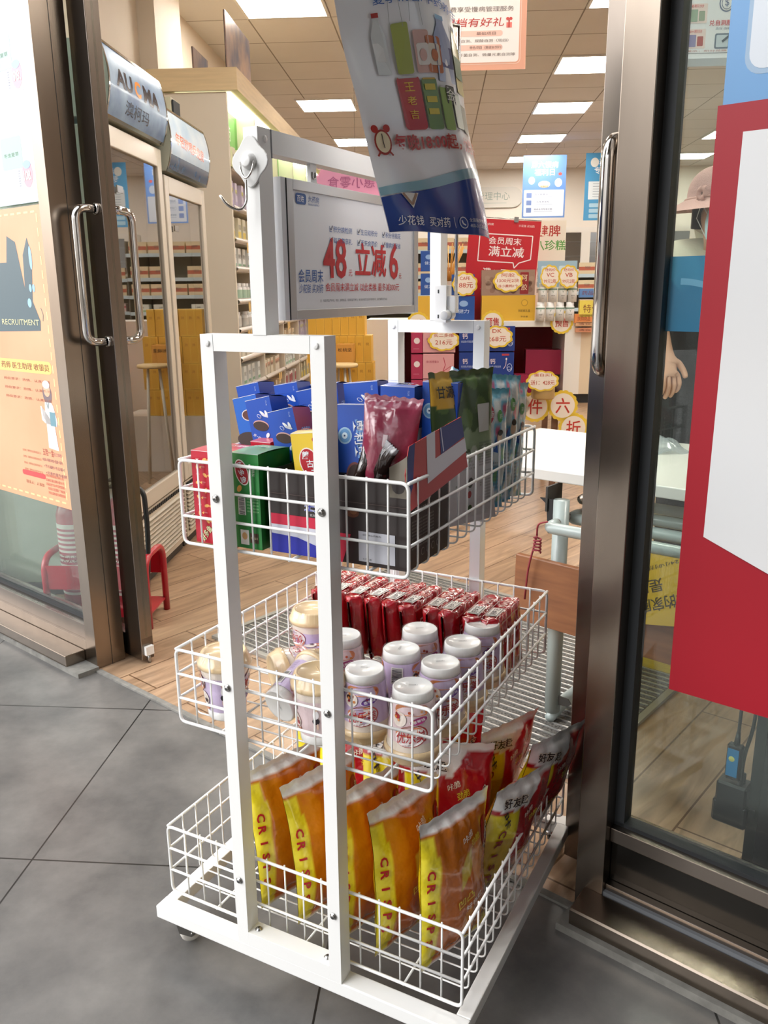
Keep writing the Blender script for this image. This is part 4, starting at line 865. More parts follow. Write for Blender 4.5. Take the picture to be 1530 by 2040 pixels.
q.poly(lambda x, y, l: G(x, y, .0015 + l), [(-.011, -.02), (.0, .0), (.012, .062), (0, .0575), (-.0115, .02)], ink('2e3470'), 1)
q.poly(lambda x, y, l: G(x, y, .0015 + l), [(.03, .0), (.118, .036), (.116, .056), (.05, .034), (.054, .074), (.036, .069)], ink('d6d4da'), 1); q.poly(lambda x, y, l: G(x, y, .0015 + l), [(.062, .038), (.115, .058), (.112, .087), (.064, .076)], ink('343c78'), 1)
q.line(lambda x, y, l: G(x, y, .0015 + l), [(.068, .042), (.066, .077)], .002, ink('c9cbe0'), 2)
obj('flap', q, bx)
q = MB(); q.grid(lambda u, v: (bw - .028 + .028 * u, -.0005 + .012 * sin(pi * u) * v, bh - .02 + v * .062 * (1 - .3 * (1 - u))), 6, 8, fm); q.grid(lambda u, v: (bw - .028 + .028 * u, -.0013 + .012 * sin(pi * u) * v, bh - .02 + v * .062 * (1 - .3 * (1 - u))), 6, 8, fm, flip=True); obj('torn_flap', q, bx)
# small wrapped bars inside it
for i, (x, y, z, rz, ry) in enumerate(((.125, .05, .105, 30, 40), (.150, .06, .112, -20, 55), (.165, .045, .104, 60, 35), (.135, .085, .110, 0, 50))):
    q = MB(); bag(q, .028, .085, .018, 30 + i, lambda u, v: '8b8b90' if v > .9 or v < .08 else '2c201d', wr=.0015, nu=12, nv=16)
    put('chocolate_bar', q.mesh('c'), FK @ T(-.045 + x, .018 + y, .79 + z, radians(rz)) @ Matrix.Rotation(radians(ry * .5), 4, 'Y'), 'small dark wrapped chocolate bar, upright in the torn display box', 'chocolate bar', 'bars in the display box')
# crimson pouch
q = MB(); F, Bk = bag(q, .094, .195, .045, 21, lambda u, v: 'a24c62' if v > .93 else '963850', m=film, wr=.0016)
q.poly(F, [(.46, .72), (.54, .72), (.54, .64), (.50, .60), (.46, .64)], ink('f0dfe4', .3), 2); q.line(F, [(.44, .02), (.44, .88)], .012, ink('b5657c', .3), 1); q.line(F, [(.56, .02), (.56, .88)], .006, ink('7d2a40', .3), 1)
for k in range(10): q.text(F, '配料', .40, .08 + k * .03, .018, ink('d7a9b5', .3), w=.12); q.text(F, '产地', .60, .08 + k * .03, .018, ink('d7a9b5', .3), w=.12)
p = KB(800, 960, .09); put('snack_pouch', q.mesh('p'), FK @ T(.118, .085, .850, radians(8)) @ Matrix.Rotation(radians(4), 4, 'Y') @ Matrix.Rotation(radians(-3), 4, 'X'), 'crimson foil pouch with pleated middle, right of the lettered blue carton', 'snack pouch')
# tall green and grey pouch
def gcol(u, v):
    if .77 < v and u < .33 and not (v > .96 and (u < .10 or u > .30)) and not (v < .80 and (u < .06 or u > .29)): return 'cfa53a'
    n = .03 * sin(30 * u) * sin(11 * v)
    if v > .97: return '4b5f33'
    if v > .62 + n: return '4f6b38' if sin(22 * u + 14 * v) + sin(9 * u - 31 * v) > .3 else '35502a'
    if v > .50 + n: return '7a8f6c'
    return 'c4c6c8' if v < .44 + n else 'a9b3a2'
q = MB(); F, Bk = bag(q, .150, .262, .035, 41, gcol, m=matte_film, wr=.0010, nu=60, nv=90)
gd = ink('cfa53a', .35)
q.text(F, '甘源', .18, .875, .075, ink('1d1c18', .4), w=.25, bold=.035, lay=3, sub=.03)
q.rr(F, .66, .60, .88, .78, .01, ink('c9ccc6'), 1)
q.ell(F, .40, .47, .045, .028, ink('3b4a2c'), 1, rot=.2); q.ell(F, .47, .475, .03, .028, ink('3b4a2c'), 1, rot=-.3); q.text(F, 'eco', .44, .472, .018, ink('c9ccc6'), w=.07, lay=3)
for k in range(3): q.text(F, '一颗好豆子', .42, .42 - k * .022, .014, ink('6d706f'), w=.2 + .05 * k)
for k in range(9): q.text(F, '配料食用植物油食用盐', .80, .53 - k * .018, .011, ink('55585a'), w=.28)
for k in range(12): q.text(F, '营养成分表能量', .82, .34 - k * .02, .010, ink('66696b'), w=.2)
for x in (.22, .44, .62): q.line(F, [(x, .04), (x, .40)], .004, ink('85888a')); q.text(F, '青豆', x + .06, .26, .03, ink('5a6a4a'), w=.03, rot=-pi / 2)
q.ell(F, .5, .28, .04, .035, ink('4a4f4c'), 1); q.ell(F, .50, .20, .03, .025, ink('9a3a3a'), 1); q.ell(F, .52, .1, .035, .03, ink('3d5a33'), 1)
put('green_pouch', q.mesh('g'), FK @ T(.166, .294, .8052, radians(66)) @ Matrix.Rotation(radians(-3), 4, 'X'), 'tall green and grey snack pouch with gold name patch, right side of the top basket', 'snack pouch')
# light blue pouches
def bcol(s):
    def f(u, v):
        if v > .95: return '67b4cc'
        k = sin(13 * u + s) * sin(17 * v + 2 * s)
        if v > .55: return 'e2e9eb' if k > .0 else ('7fc4de' if k > -.6 else 'd0688a')
        return 'ccd8dc' if k > .1 else ('5aa2c8' if k > -.6 else '6aa876')
    return f
for i, (a, b, z, rz, ty, l) in enumerate(((.163, .400, .806, 62, 3, 'light blue snack pouch nearest the green pouch'), (.165, .447, .806, 66, 6, 'light blue snack pouch with pink badge, tallest of its row'), (.168, .503, .806, 72, 4, 'pale blue snack pouch in the far right corner of the top basket'), (.150, .455, .806, 40, -3, 'light blue snack pouch behind the tallest one'))):
    q = MB(); F, Bk = bag(q, .085, .22 + .02 * (i == 1), .03, 50 + i, bcol(i), wr=.0014, nu=20, nv=28)
    q.ell(F, .3, .80, .17, .10, ink('e9dfe2', .3), 1); q.ell(F, .3, .80, .15, .085, ink('c23a52', .3), 2); q.text(F, '鳕鱼肠', .3, .80, .06, wI, w=.24, lay=4, bold=.03); q.ell(F, .66, .78, .1, .05, ink('4f9a55', .3), 1); q.text(F, '高钙', .66, .78, .04, wI, w=.12, lay=3)
    q.ell(F, .68, .60, .09, .05, ink('e8c7a8', .3), 1); q.ell(F, .68, .645, .09, .025, ink('2b221f', .3), 2); q.poly(F, [(.4, .5), (.55, .62), (.62, .48)], ink('2b59a8', .3), 1)
    for k in range(8): q.text(F, '配料表鳕鱼糜水淀粉', .5, .40 - k * .03, .016, ink('44545c'), w=.5)
    put('blue_pouch', q.mesh('b'), FK @ T(a, b, z, radians(rz)) @ Matrix.Rotation(radians(ty), 4, 'Y'), l, 'snack pouch', 'light blue pouches in the top basket')
q = MB(); bag(q, .055, .13, .02, 61, bcol(2), wr=.002, nu=14, nv=18)
p = KB(855, 770, .40); put('blue_sachet', q.mesh('s'), FK @ T(p.x + .005, .40, p.z - .09, radians(5)) @ Matrix.Rotation(radians(28), 4, 'Y'), 'small light blue sachet poking up behind the blue cartons', 'snack pouch')
# ================================================================== POSTERS ON AND BEHIND THE GLASS
def LW(c, r=.4): return ink(c, r)
SF = lambda u, n, z, rz=0: FS @ T(u, n, z, rz)
sheetm = mat('paper_back', 'e9e7e2', .6)
def card(q, x0, x1, z0, z1, m, y=0, t=.0008): q.bb(x0, x1, y, y + t, z0, z1, m); return FL((0, y, 0), (1, 0, 0), (0, 0, 1))
# orange recruitment poster, left window
q = MB(); W_, H_ = .60, .94
F = card(q, -W_, 0, 0, H_, mat('orange_print', 'e8a078', .4, noise=.35, nscale=2.5, vary='efb48c'))
yl_ = LW('ecd9a0')
for k in range(22): q.line(F, [(-.022, .03 + k * .041), (-.022, .055 + k * .041)], .006, yl_)
for k in range(14): q.line(F, [(-.03 - k * .041, .018), (-.055 - k * .041, .018)], .006, yl_); q.line(F, [(-.03 - k * .041, H_ - .018), (-.055 - k * .041, H_ - .018)], .006, yl_)
dk = LW('48606a')
q.poly(F, [(-.42, .56), (-.07, .57), (-.065, .60), (-.10, .66), (-.075, .80), (-.095, .85), (-.13, .80), (-.14, .70), (-.17, .84), (-.22, .86), (-.24, .78), (-.42, .78)], dk, 1)
for x, y, a, b in ((-.085, .79, .009, .035), (-.105, .70, .008, .012), (-.085, .70, .008, .012), (-.12, .655, .012, .014)): q.ell(F, x, y, a, b, LW('9cc8ea'), 2)
q.text(F, 'RECRUITMENT', -.075, .595, .018, LW('e6e0b0'), w=.24, lay=3, align='r'); q.line(F, [(-.055, .64), (-.045, .62), (-.05, .60)], .003, dk)
q.rr(F, -.50, .435, -.03, .475, .018, LW('f2d67c'), 1); q.text(F, '营业员 药师 医生助理 收银员', -.045, .455, .022, LW('9a4a38'), w=.42, lay=3, align='r')
for k in range(3): q.text(F, '岗位要求：热情、认真负责', -.20, .41 - .03 * k, .009, LW('a9654c'), w=.3)
# printed attendant in a white coat with a blue folder
q.ell(F, -.075, .385, .020, .022, LW('e9b796'), 2); q.ell(F, -.075, .372, .028, .035, LW('7a6a70'), 1); q.ell(F, -.076, .402, .022, .013, LW('ecebea'), 3)
q.poly(F, [(-.095, .345), (-.055, .345), (-.045, .335), (-.028, .285), (-.035, .268), (-.048, .272), (-.038, .19), (-.10, .195), (-.098, .28), (-.115, .295), (-.118, .33), (-.126, .33), (-.124, .285), (-.105, .275)], LW('eeecea'), 2)
q.poly(F, [(-.072, .315), (-.038, .315), (-.038, .27), (-.072, .27)], LW('6f9aa8'), 3); q.line(F, [(-.083, .345), (-.078, .325), (-.070, .345)], .003, LW('8a9aa0'), 4)
rdk = LW('a8433a')
q.text(F, '五险一金', -.11, .178, .024, rdk, w=.07); q.text(F, '+员工体检+', -.05, .176, .012, LW('a86a70'), w=.06)
for k, s_ in enumerate(('+培训+带薪年假+团建+福利', '+节日福利+生日福利', '+完善的晋升机制')): q.text(F, s_, -.09 + .008 * k, .152 - k * .022, .011, LW('8a5560'), w=.13)
for k in range(4): q.text(F, '面试地点：请携带身份证及简历前往各门店', -.22, .17 - k * .022, .008, LW('a9654c'), w=.12)
q.rr(F, -.3, .082, -.145, .100, .009, LW('d6494a'), 1); q.text(F, '联系人：人事部', -.22, .06, .012, LW('a9654c'), w=.12)
for k, s_ in enumerate(('(可按应聘者情况就近安排上班)', '滨海新区塘沽福和大厦101号', '北辰区佳宁道10号佳荣里底商', '河东区红星国际广场底商', '河东区成林道天泰西里底商')): q.text(F, s_, -.03, .098 - k * .0145, .010, LW('b5443c'), w=.115 - .008 * (k > 2), align='r')
single('recruitment_poster', q, SF(-1.852, .036, .514), 'orange recruitment poster with white-coated figure on the left window glass', 'poster')
q = MB(); W_, H_ = .60, .80; F = card(q, -W_, 0, 0, H_, mat('pale_blue_print', 'bccbe8', .4, noise=.2, nscale=3, vary='d6e2f4'))
for k, (p, c) in enumerate((('108.', 'e9a0ac'), ('98.', 'e2808c'), ('78.', 'e9a0ac'))):
    z0 = .03 + k * .27; q.rr(F, -.33, z0, -.022, z0 + .215, .02, LW('efece8'), 1); q.rr(F, -.20, z0 + .07, -.075, z0 + .16, .01, LW('a9d2c0'), 2); q.text(F, '冬虫夏草', -.14, z0 + .11, .012, LW('5a7a6a'), w=.09, lay=3)
    q.ell(F, -.055, z0 + .050, .030, .038, LW('e5a3b0'), 2); q.ell(F, -.055, z0 + .076, .022, .012, LW('9ab4e6'), 3); q.text(F, p, -.055, z0 + .046, .028, wI, w=.045, lay=4, bold=.03)
    for j in range(7): q.text(F, '规格', -.105, z0 + .02 + j * .007, .005, LW('6a7a9a'), w=.012)
single('price_poster', q, SF(-1.838, .034, 1.462), 'pale blue price poster with pink 108 badge, above the orange poster', 'poster')
# red poster with white centre, right window
q = MB(); W_, H_ = .62, .945; y0 = .034
F = card(q, 0, W_, 0, H_, mat('crimson_print', 'a80f24', .5))
q.poly(F, [(.040, H_ - .040), (W_ - .04, H_ - .040), (W_ - .04, .07), (.036, .285)], LW('ebeced'), 1); q.poly(F, [(.036, .285), (W_ - .04, .07), (W_ - .04, .055), (.028, .290)], LW('a01528'), 2)
q.ell(F, .168, .835, .014, .02, LW('4a4fa0'), 2); q.text(F, '会员周末', .36, .78, .06, LW('4a4fa0'), w=.30); q.text(F, '满立减', .38, .62, .09, LW('c4202c'), w=.30, bold=.02)
single('red_poster', q, SF(.143, .028, .511), 'crimson poster with slanted white panel on the right window glass', 'poster')
q = MB(); F = card(q, 0, .62, 0, .62, mat('sky_blue_print', '6ea4d8', .35)); q.rr(F, .026, .055, .60, .60, .025, LW('9fbbd6'), 1); q.rr(F, .032, .062, .59, .60, .022, LW('dfe6ee'), 2); q.text(F, '健康服务', .32, .4, .08, LW('3a6ab0'), w=.4)
single('blue_poster', q, SF(.149, .0305, 1.436), 'sky blue poster with pale rounded panel above the crimson poster', 'poster')
# blue film stripe with a wavy line on the inner face of the right glass
bf = glassmat('blue_film', '5aa8d4', .02, .1, haze=.72, hazecol='3f93c6')
q = MB(); q.poly(FL((0, 0, 0), (1, 0, 0), (0, 0, 1)), [(0, 0), (2.92, 0), (2.92, .118), (0, .118)], bf, 0)
F = FL((0, -.0003, 0), (1, 0, 0), (0, 0, 1)); lm = LW('7fb6d8')
n_ = 60; up_ = [(.022 + 2.88 * i / n_ , .078 - .022 * (1 - cos(2 * pi * i / n_ * 14)) * .5) for i in range(n_ * 1 + 1)]
n_ = 420; top_ = [(.022 + 2.85 * i / n_, .084 - .013 * (1 - cos((2.85 * i / n_) / .085 * pi)) * .5) for i in range(n_ + 1)]
q.add([F(x, z - .010 * k, 0) for x, z in top_ for k in (1, 0)], [(2 * i, 2 * i + 2, 2 * i + 3, 2 * i + 1) for i in range(n_)], mat('pale_wave', '6fb0d8', .5))
single('window_film', q, SF(.074, .058, 1.127), 'blue band of film with a pale wave across the right window', 'window film')
# clear strips hanging inside behind the right window
stc = thing('clear_strips', SF(.05, .40, 0), 'clear vertical strips hanging behind the right window', 'strip curtain')
sm2 = glassmat('clear_strip', 'f4f2ea', .05, .08, haze=.02, hazecol='f2efe4')
for k, (x, z0) in enumerate(((-.02, .80), (.03, .80), (.085, .82), (.16, .84), (.30, .84), (.44, .84))):
    q = MB(); q.grid(lambda u, v: (x + .022 * u, .004 * sin(pi * u) + .012 * sin(6 * v + k), z0 + (2.45 - z0) * v), 4, 20, sm2); obj('strip', q, stc)
q = MB(); q.tube([(-.1, 0, 2.46), (1.2, 0, 2.46)], .012, steel); obj('rail', q, stc)
# points poster hanging inside, seen through the top of the right window
q = MB(); F = card(q, 0, .42, .0, .50, paper); q.bb(-.005, .425, -.006, .006, -.016, .004, mat('silver_bar', 'd9dade', .3, .6)); q.line(F, [(.01, .018), (.41, .018)], .0012, LW('6a6a70'))
q.text(F, '积分抵现', .19, .190, .014, LW('d23a3e'), w=.06, bold=.02); q.ell(F, .19, .140, .020, .022, LW('6a7a9a'), 1); q.ell(F, .19, .140, .017, .019, LW('f0f0f2'), 2); q.ell(F, .19, .140, .014, .016, LW('6a7a9a'), 3); q.ell(F, .19, .140, .0125, .0145, LW('f0f0f2'), 4); q.text(F, '$', .19, .140, .02, LW('6a7a9a'), lay=6)
q.text(F, '兑自测服务', .185, .092, .014, LW('d23a3e'), w=.075, bold=.02); q.text(F, '血压 血糖', .185, .078, .006, LW('7a8a9a'), w=.04); q.rr(F, .165, .028, .205, .066, .005, LW('6a7a8a'), 1); q.rr(F, .169, .032, .201, .062, .003, LW('c9d4dc'), 2); q.line(F, [(.185, .045), (.214, .068)], .006, LW('4a5560'), 4)
for k in range(3):
    z = .03 + k * .062; q.rr(F, .070, z, .140, z + .048, .003, LW('f2dcd6'), 1); q.rr(F, .074, z + .004, .115, z + .034, .002, LW(('8a86b0', '9ab09a', 'c9b490')[k]), 2); q.rr(F, .118, z + .006, .134, z + .03, .002, LW(('b0504a', '9aa890', 'd9c9b0')[k]), 2); q.text(F, ('3000+积分', '1000积分', '礼品')[k], .105, z + .042, .008, LW('d23a3e'), w=.05, lay=3)
q.text(F, '温馨提示：积分兑换以门店实际公示为准', .2, .0235, .005, LW('b56a60'), w=.28)
for z in (.15, .08): q.text(F, '积分', .262, z, .012, LW('d23a3e'), w=.03)
single('points_poster', q, FR @ T(.58, 2.6, 1.80), 'white points poster with coin symbol hanging inside, seen through the right window', 'poster')
# peach poster hanging from the ceiling
q = MB(); F = card(q, -.62, 0, 0, .85, mat('peach_print', 'e2a68c', .5)); q.rr(F, -.605, .022, -.022, .83, .02, LW('f0cbb8'), 1); q.rr(F, -.602, .025, -.025, .827, .018, LW('e2a68c'), 2); q.rr(F, -.598, .030, -.030, .82, .015, LW('efe9e4'), 3)
q.text(F, '建档免费享受慢病管理服务', -.055, .235, .020, LW('6a5a56'), w=.36, lay=5, align='r'); q.text(F, '建档有好礼', -.095, .185, .034, LW('b8332c'), w=.26, lay=5, align='r', bold=.01, shear=.15)
q.rect(F, -.085, .162, -.062, .182, LW('e0746a'), 5); q.rect(F, -.077, .162, -.071, .192, LW('b8332c'), 6); q.ell(F, -.08, .196, .007, .006, LW('c9443c'), 6); q.ell(F, -.067, .196, .007, .006, LW('c9443c'), 6)
for z, s_, t_ in ((.142, '基础项目', '血压、血糖自测、尿酸自测（周四）'), (.088, '特色项目（需提前预约）', '幽门螺杆菌自测、微量元素自测等')):
    q.rr(F, -.30, z - .011, -.10, z + .011, .010, LW('ecc3b4'), 4); q.text(F, s_, -.17, z, .012, LW('7a5a54'), w=.05 + .008 * len(s_), lay=6); q.text(F, t_, -.055 + (.03 if z < .1 else 0) - .02, z - .028, .012, LW('7a6a66'), w=.30, lay=5, align='r')
for x in (-.5, -.08): q.tube([(x, 0, .85), (x, 0, .99)], .0006, zinc, 4)
single('peach_poster', q, FR @ T(.36, 4.0, 2.11), 'white poster with peach border hanging below the ceiling behind the drinks poster', 'poster')
# pink cloud card, seen from behind (its lettering reads backwards)
q = MB(); pk_ = glassmat('pink_clear_card', 'f6a8c4', .03, .1, haze=.75, hazecol='f0a2be'); F = FL((0, 0, 0), (1, 0, 0), (0, 0, 1))
q.poly(F, [(.01 + .24 * (1 - cos(a)) * .5 * 1.0 + .006 * abs(sin(5 * a)), .055 * (1 + sin(a)) + .008 * abs(sin(9 * a))) for a in [2 * pi * i / 60 for i in range(60)]], pk_, 0)
q.text(F, '特惠小零食', .125, .052, .030, LW('a85a80'), w=.16, lay=2, flip=True)
for k in range(8): q.ell(F, .03 + .027 * k, .088, .012, .010, LW('c2507e'), 1, a0=.3, a1=2.8); q.ell(F, .03 + .027 * k, .084, .012, .010, mat('pink_card', 'f0a8c0', .5), 2, a0=.2, a1=2.9)
q.tube([(.12, 0, .115), (.12, 0, 1.5)], .0006, zinc, 4)
single('snack_sign', q, FR @ T(-.435, 3.0, 1.485) @ Matrix.Scale(1.25, 4), 'pink scalloped card with backwards lettering behind the hanging sign', 'sign')
# ================================================================== TABLE BY THE RIGHT WINDOW
tb = thing('folding_table', SF(-.85, .67, 0), 'white-topped folding table with grey-green tube legs behind the right door post', 'table')
tub = mat('grey_green_tube', 'a9b5b2', .3, coat=.3); tl = 1.75
q = MB(); q.bb(0, tl, 0, .62, .689, .72, mat('table_white', 'd6d3cc', .35)); obj('tabletop', q, tb, bevel=.003)
for x in (.45, tl - .35):
    q = MB()
    q.tube([(x, -.06, .02), (x, .0, .04), (x, .6, .04), (x, .68, .02)], [.014, .02, .02, .014], tub, 12)
    for y in (-.045, .27): q.tube([(x, y if y > 0 else -.045, .04), (x, y if y > 0 else -.045, .62 if y > 0 else .655)], .0215, tub, 16)
    q.prism([(.0, .655), (.05, .655), (.04, .56), (.028, .56), (.02, .64)], -.03, -.024, black, lambda a, b, h: (x - .06 + a, -.045 + h + .02, b)); q.bb(x - .04, x - .034, -.06, .02, .62, .688, mat('dark_bracket', '35332f', .5))
    for z in (.44, .08): q.prism([(0, -.014), (.03, -.012), (.04, 0), (.03, .012), (0, .014)], 0, .003, MC['dark_bracket'], lambda a, b, h: (x + .02 + a, -.05 + h, z + b))
    obj('leg', q, tb)
q = MB()
for k in range(4): y = -.115 + k * .12; q.tube(rnd([(.46, y + .03, .60), (.452, y, .595), (tl - .36, y, .595)], .03, 4), .0155, tub, 12)
for x in (.452, 1.0, tl - .37): q.tube([(x, -.115, .60), (x, .26, .60)], .009, mat('cross_tube_grey', '8f8a83', .4), 8)  # cross tubes in a darker, warmer grey than the legs
obj('storage_rack', q, tb)
q = MB(); 
for x in (.50, .56): q.tube([(x, -.03, .66), (x, .06, .67)], .013, steel, 12)
obj('hinge_tubes', q, tb)
wd = mat('brown_plywood', '9a6642', .45, noise=.3, nscale=4, stretch=(1.5, 1.5, 14), vary='7f5236')
q = MB(); q.bb(0, 1.0, 0, .018, 0, .187, wd); single('wooden_board', q, SF(-.498, .555, .318) @ Matrix.Rotation(radians(1.5), 4, 'Y'), 'brown wooden board hung low in front of the table legs', 'board', bevel=.003)
q = MB(); q.tube(rnd([(0, 0, .20), (-.02, -.005, .10), (-.03, 0, 0)], .03), .0028, mat('red_wire', '8e2f3a', .5), 8)
q.tube([(.002 + .010 * cos(a), .008 * sin(a), .15 + a * .0015) for a in [i * .5 for i in range(60)]], .0025, MC['red_wire'], 6); q.tube(rnd([(0, 0, .2), (.0, -.0, .235), (.03, .0, .245)], .02), .0026, MC['red_wire'], 6)
single('wire_tie', q, SF(-.42, .537, .39) @ Matrix.Diagonal((1, 1, .92, 1)), 'dark red wire twisted round the table tube, holding the wooden board', 'wire')
# yellow flyers under the table
yp = mat('yellow_print', 'cfa820', .5); 
st_ = thing('flyer_stack', SF(-.56, 1.30, 0), 'stack of yellow flyers with grey patch under the table', 'stack of flyers')
q = MB(); q.bb(.0, .52, -.17, .13, .0, .30, mat('yellow_paper_edge', 'd9b637', .6, noise=.3, nscale=60, stretch=(.2, .2, 6))); obj('stack', q, st_)
q = MB(); q.bb(-.02, .52, -.18, .13, .3005, .304, yp); F = FL((0, 0, .3041), (1, 0, 0), (0, 1, 0)); q.ell(F, .30, -.05, .11, .08, LW('d4ccb2'), 1, rot=.4); obj('top_sheet', q, st_)
q = MB(); q.bb(0, .36, 0, .002, 0, .21, yp); F = FL((0, -.0001, 0), (1, 0, 0), (0, 0, 1)); nk = LW('3d3524')
q.text(F, '是四天药', .17, .095, .038, nk, w=.17, rot=pi + .25, bold=.02); q.text(F, '你的家庭药房', .22, .055, .038, nk, w=.22, rot=pi + .25, bold=.02); q.text(F, 'G', .2, .145, .02, LW('d9cf9a'), rot=pi); q.text(F, '24小时热线', .24, .165, .012, nk, w=.12, rot=pi + .25)
single('yellow_flyer', q, SF(-.27, .512, .385) @ Matrix.Rotation(radians(-10), 4, 'Y') @ Matrix.Rotation(radians(-12), 4, 'X') @ Matrix.Scale(.85, 4), 'yellow flyer with upside-down black lettering against the wooden board', 'flyer')
# entrance mat
mm = mat('mat_carpet', '8f8b84', .95, noise=.6, nscale=140, vary='3a3835', bump=.5, bscale=200); ml = mat('mat_aluminium', 'c9c9c6', .35, .7)
mt_ = thing('entrance_mat', SF(-1.62, .42, 0), 'grey ribbed entrance mat with aluminium strips inside the doorway', 'floor mat')
q = MB(); q.bb(0, 1.40, 0, .98, .0005, .007, mm); obj('carpet', q, mt_)
q = MB()
for k in range(33): y = .02 + k * .0295; q.bb(.005, 1.395, y - .0025, y + .0025, .007, .010, ml)
obj('strips', q, mt_)
q = MB()
for a in ((-.02, 0, -.02, 1.0), (1.40, 1.42, -.02, 1.0), (0, 1.40, -.02, 0), (0, 1.40, .98, 1.0)): q.bb(*a, .0004, .011, mat('mat_edge', 'a8a7a2', .4, .5))
obj('edging', q, mt_)
# cables, inline switch and charger hanging inside the right window
cb_ = thing('power_cable', SF(.235, .15, 0), 'black cable with blue inline switch hanging inside the right window', 'cable')
q = MB(); q.tube(rnd([(-.002, 0, .75), (.0, 0, .55), (-.001, 0, .385)], .05), .0032, black); q.tube([(-.001, 0, .405), (-.002, 0, .375)], [.0035, .0065], black, 10)
q.tube(rnd([(.02, 0, .78), (.026, 0, .55), (.024, .0, .42), (.012, 0, .36), (.013, 0, .26)], .04, 6), .0034, black); obj('wire', q, cb_)
q = MB(); q.bb(-.017, .012, -.008, .008, .308, .380, black, bev=.004); q.bb(-.0145, .006, -.0092, -.007, .316, .372, mat('blue_plastic', '2f7fb5', .4), bev=.001); q.lathe([(.0055, 0), (.004, -.0008), (0, -.001)], (-.006, -.0092, .352), LW('d8d27a'), 14, 'y'); obj('switch', q, cb_)
q = MB(); q.bb(-.026, .030, -.02, .02, -.03, .055, black, bev=.004); q.bb(-.030, .033, -.02, .018, -.032, .015, black, bev=.004); q.tube([(.016, 0, .05), (.016, 0, .075)], .005, black); q.bb(.030, .044, -.01, .01, -.005, .012, black); single('charger', q, SF(.232, .16, .245), 'black plug adapter hanging at the end of the cable', 'charger')
q = MB(); q.bb(0, .30, 0, .10, 0, 1.05, mat('black_panel', '161616', .4)); q.bb(.02, .28, -.002, 0, .1, 1.0, mat('black_gloss', '101011', .15)); single('display_stand', q, SF(.262, .155, 0), 'black upright panel standing inside at the right edge of the window', 'panel', bevel=.004)
# ================================================================== EXTINGUISHER STAND
rp = mat('red_enamel', 'b51f30', .3, coat=.4)
es = thing('extinguisher_stand', FR @ T(-1.43, 2.92, 0), 'red tube fire extinguisher stand inside the left window', 'stand')
for x in (.0, .375):
    q = MB(); q.tube(rnd([(x, -.10, .0), (x, -.10, .27), (x, .10, .27), (x, .10, .0)], .07, 6), .0125, rp, 12); obj('side_hoop', q, es)
q = MB(); q.bb(0, .375, -.10, .10, .045, .052, rp); q.bb(0, .375, -.104, -.100, .045, .09, rp); q.bb(0, .375, -.104, -.100, .15, .24, rp); q.bb(0, .375, .100, .104, .15, .24, rp); obj('tray', q, es)
def exting():
    r = thing('fire_extinguisher', FR @ T(-1.345, 2.92, .053), 'red fire extinguisher with printed label, left in the red stand', 'fire extinguisher', 'extinguishers in the stand')
    q = MB(); q.lathe([(0, 0), (.058, .0), (.062, .01), (.062, .36), (.05, .40), (.022, .425), (.018, .44), (0, .44)], (0, 0, 0), rp, 28); obj('cylinder', q, r)
    q = MB(); cyl = lambda x, y, l: (.0625 * cos(x / .0625 - pi / 2) * (1 + l * 20), .0625 * sin(x / .0625 - pi / 2) * (1 + l * 20), y)
    q.rect(cyl, -.07, .06, .07, .33, LW('e6d6d0'), 1, sub=.012); 
    for k in range(14): q.rect(cyl, -.06, .07 + k * .018, .06, .079 + k * .018, LW('b5475a'), 2, sub=.012)
    q.text(cyl, '灭火器', 0, .20, .03, LW('8a1f2a'), w=.07, lay=3, sub=.01); q.text(cyl, 'A', 0, .12, .03, LW('8a1f2a'), w=.02, lay=3); obj('label_print', q, r)
    q = MB(); q.tube([(0, 0, .44), (0, 0, .47)], .014, zinc, 12); q.box((0, -.03, .475), (.02, .10, .008), black); q.box((0, -.035, .50), (.018, .10, .006), black); obj('valve', q, r)
    q = MB(); q.tube(rnd([(.02, -.0, .46), (.10, -.02, .46), (.115, -.05, .30), (.10, -.06, .10), (.095, -.06, .05)], .09, 8), .0095, black, 10); q.tube([(.095, -.06, .075), (.095, -.06, .045)], .012, zinc, 10); q.tube([(.095, -.06, .045), (.095, -.06, -.01)], .011, black, 10); obj('hose', q, r)
    return r
ex = exting(); dup(ex, FR @ T(-1.165, 2.92, .053), 'red fire extinguisher with black hose, right in the red stand')
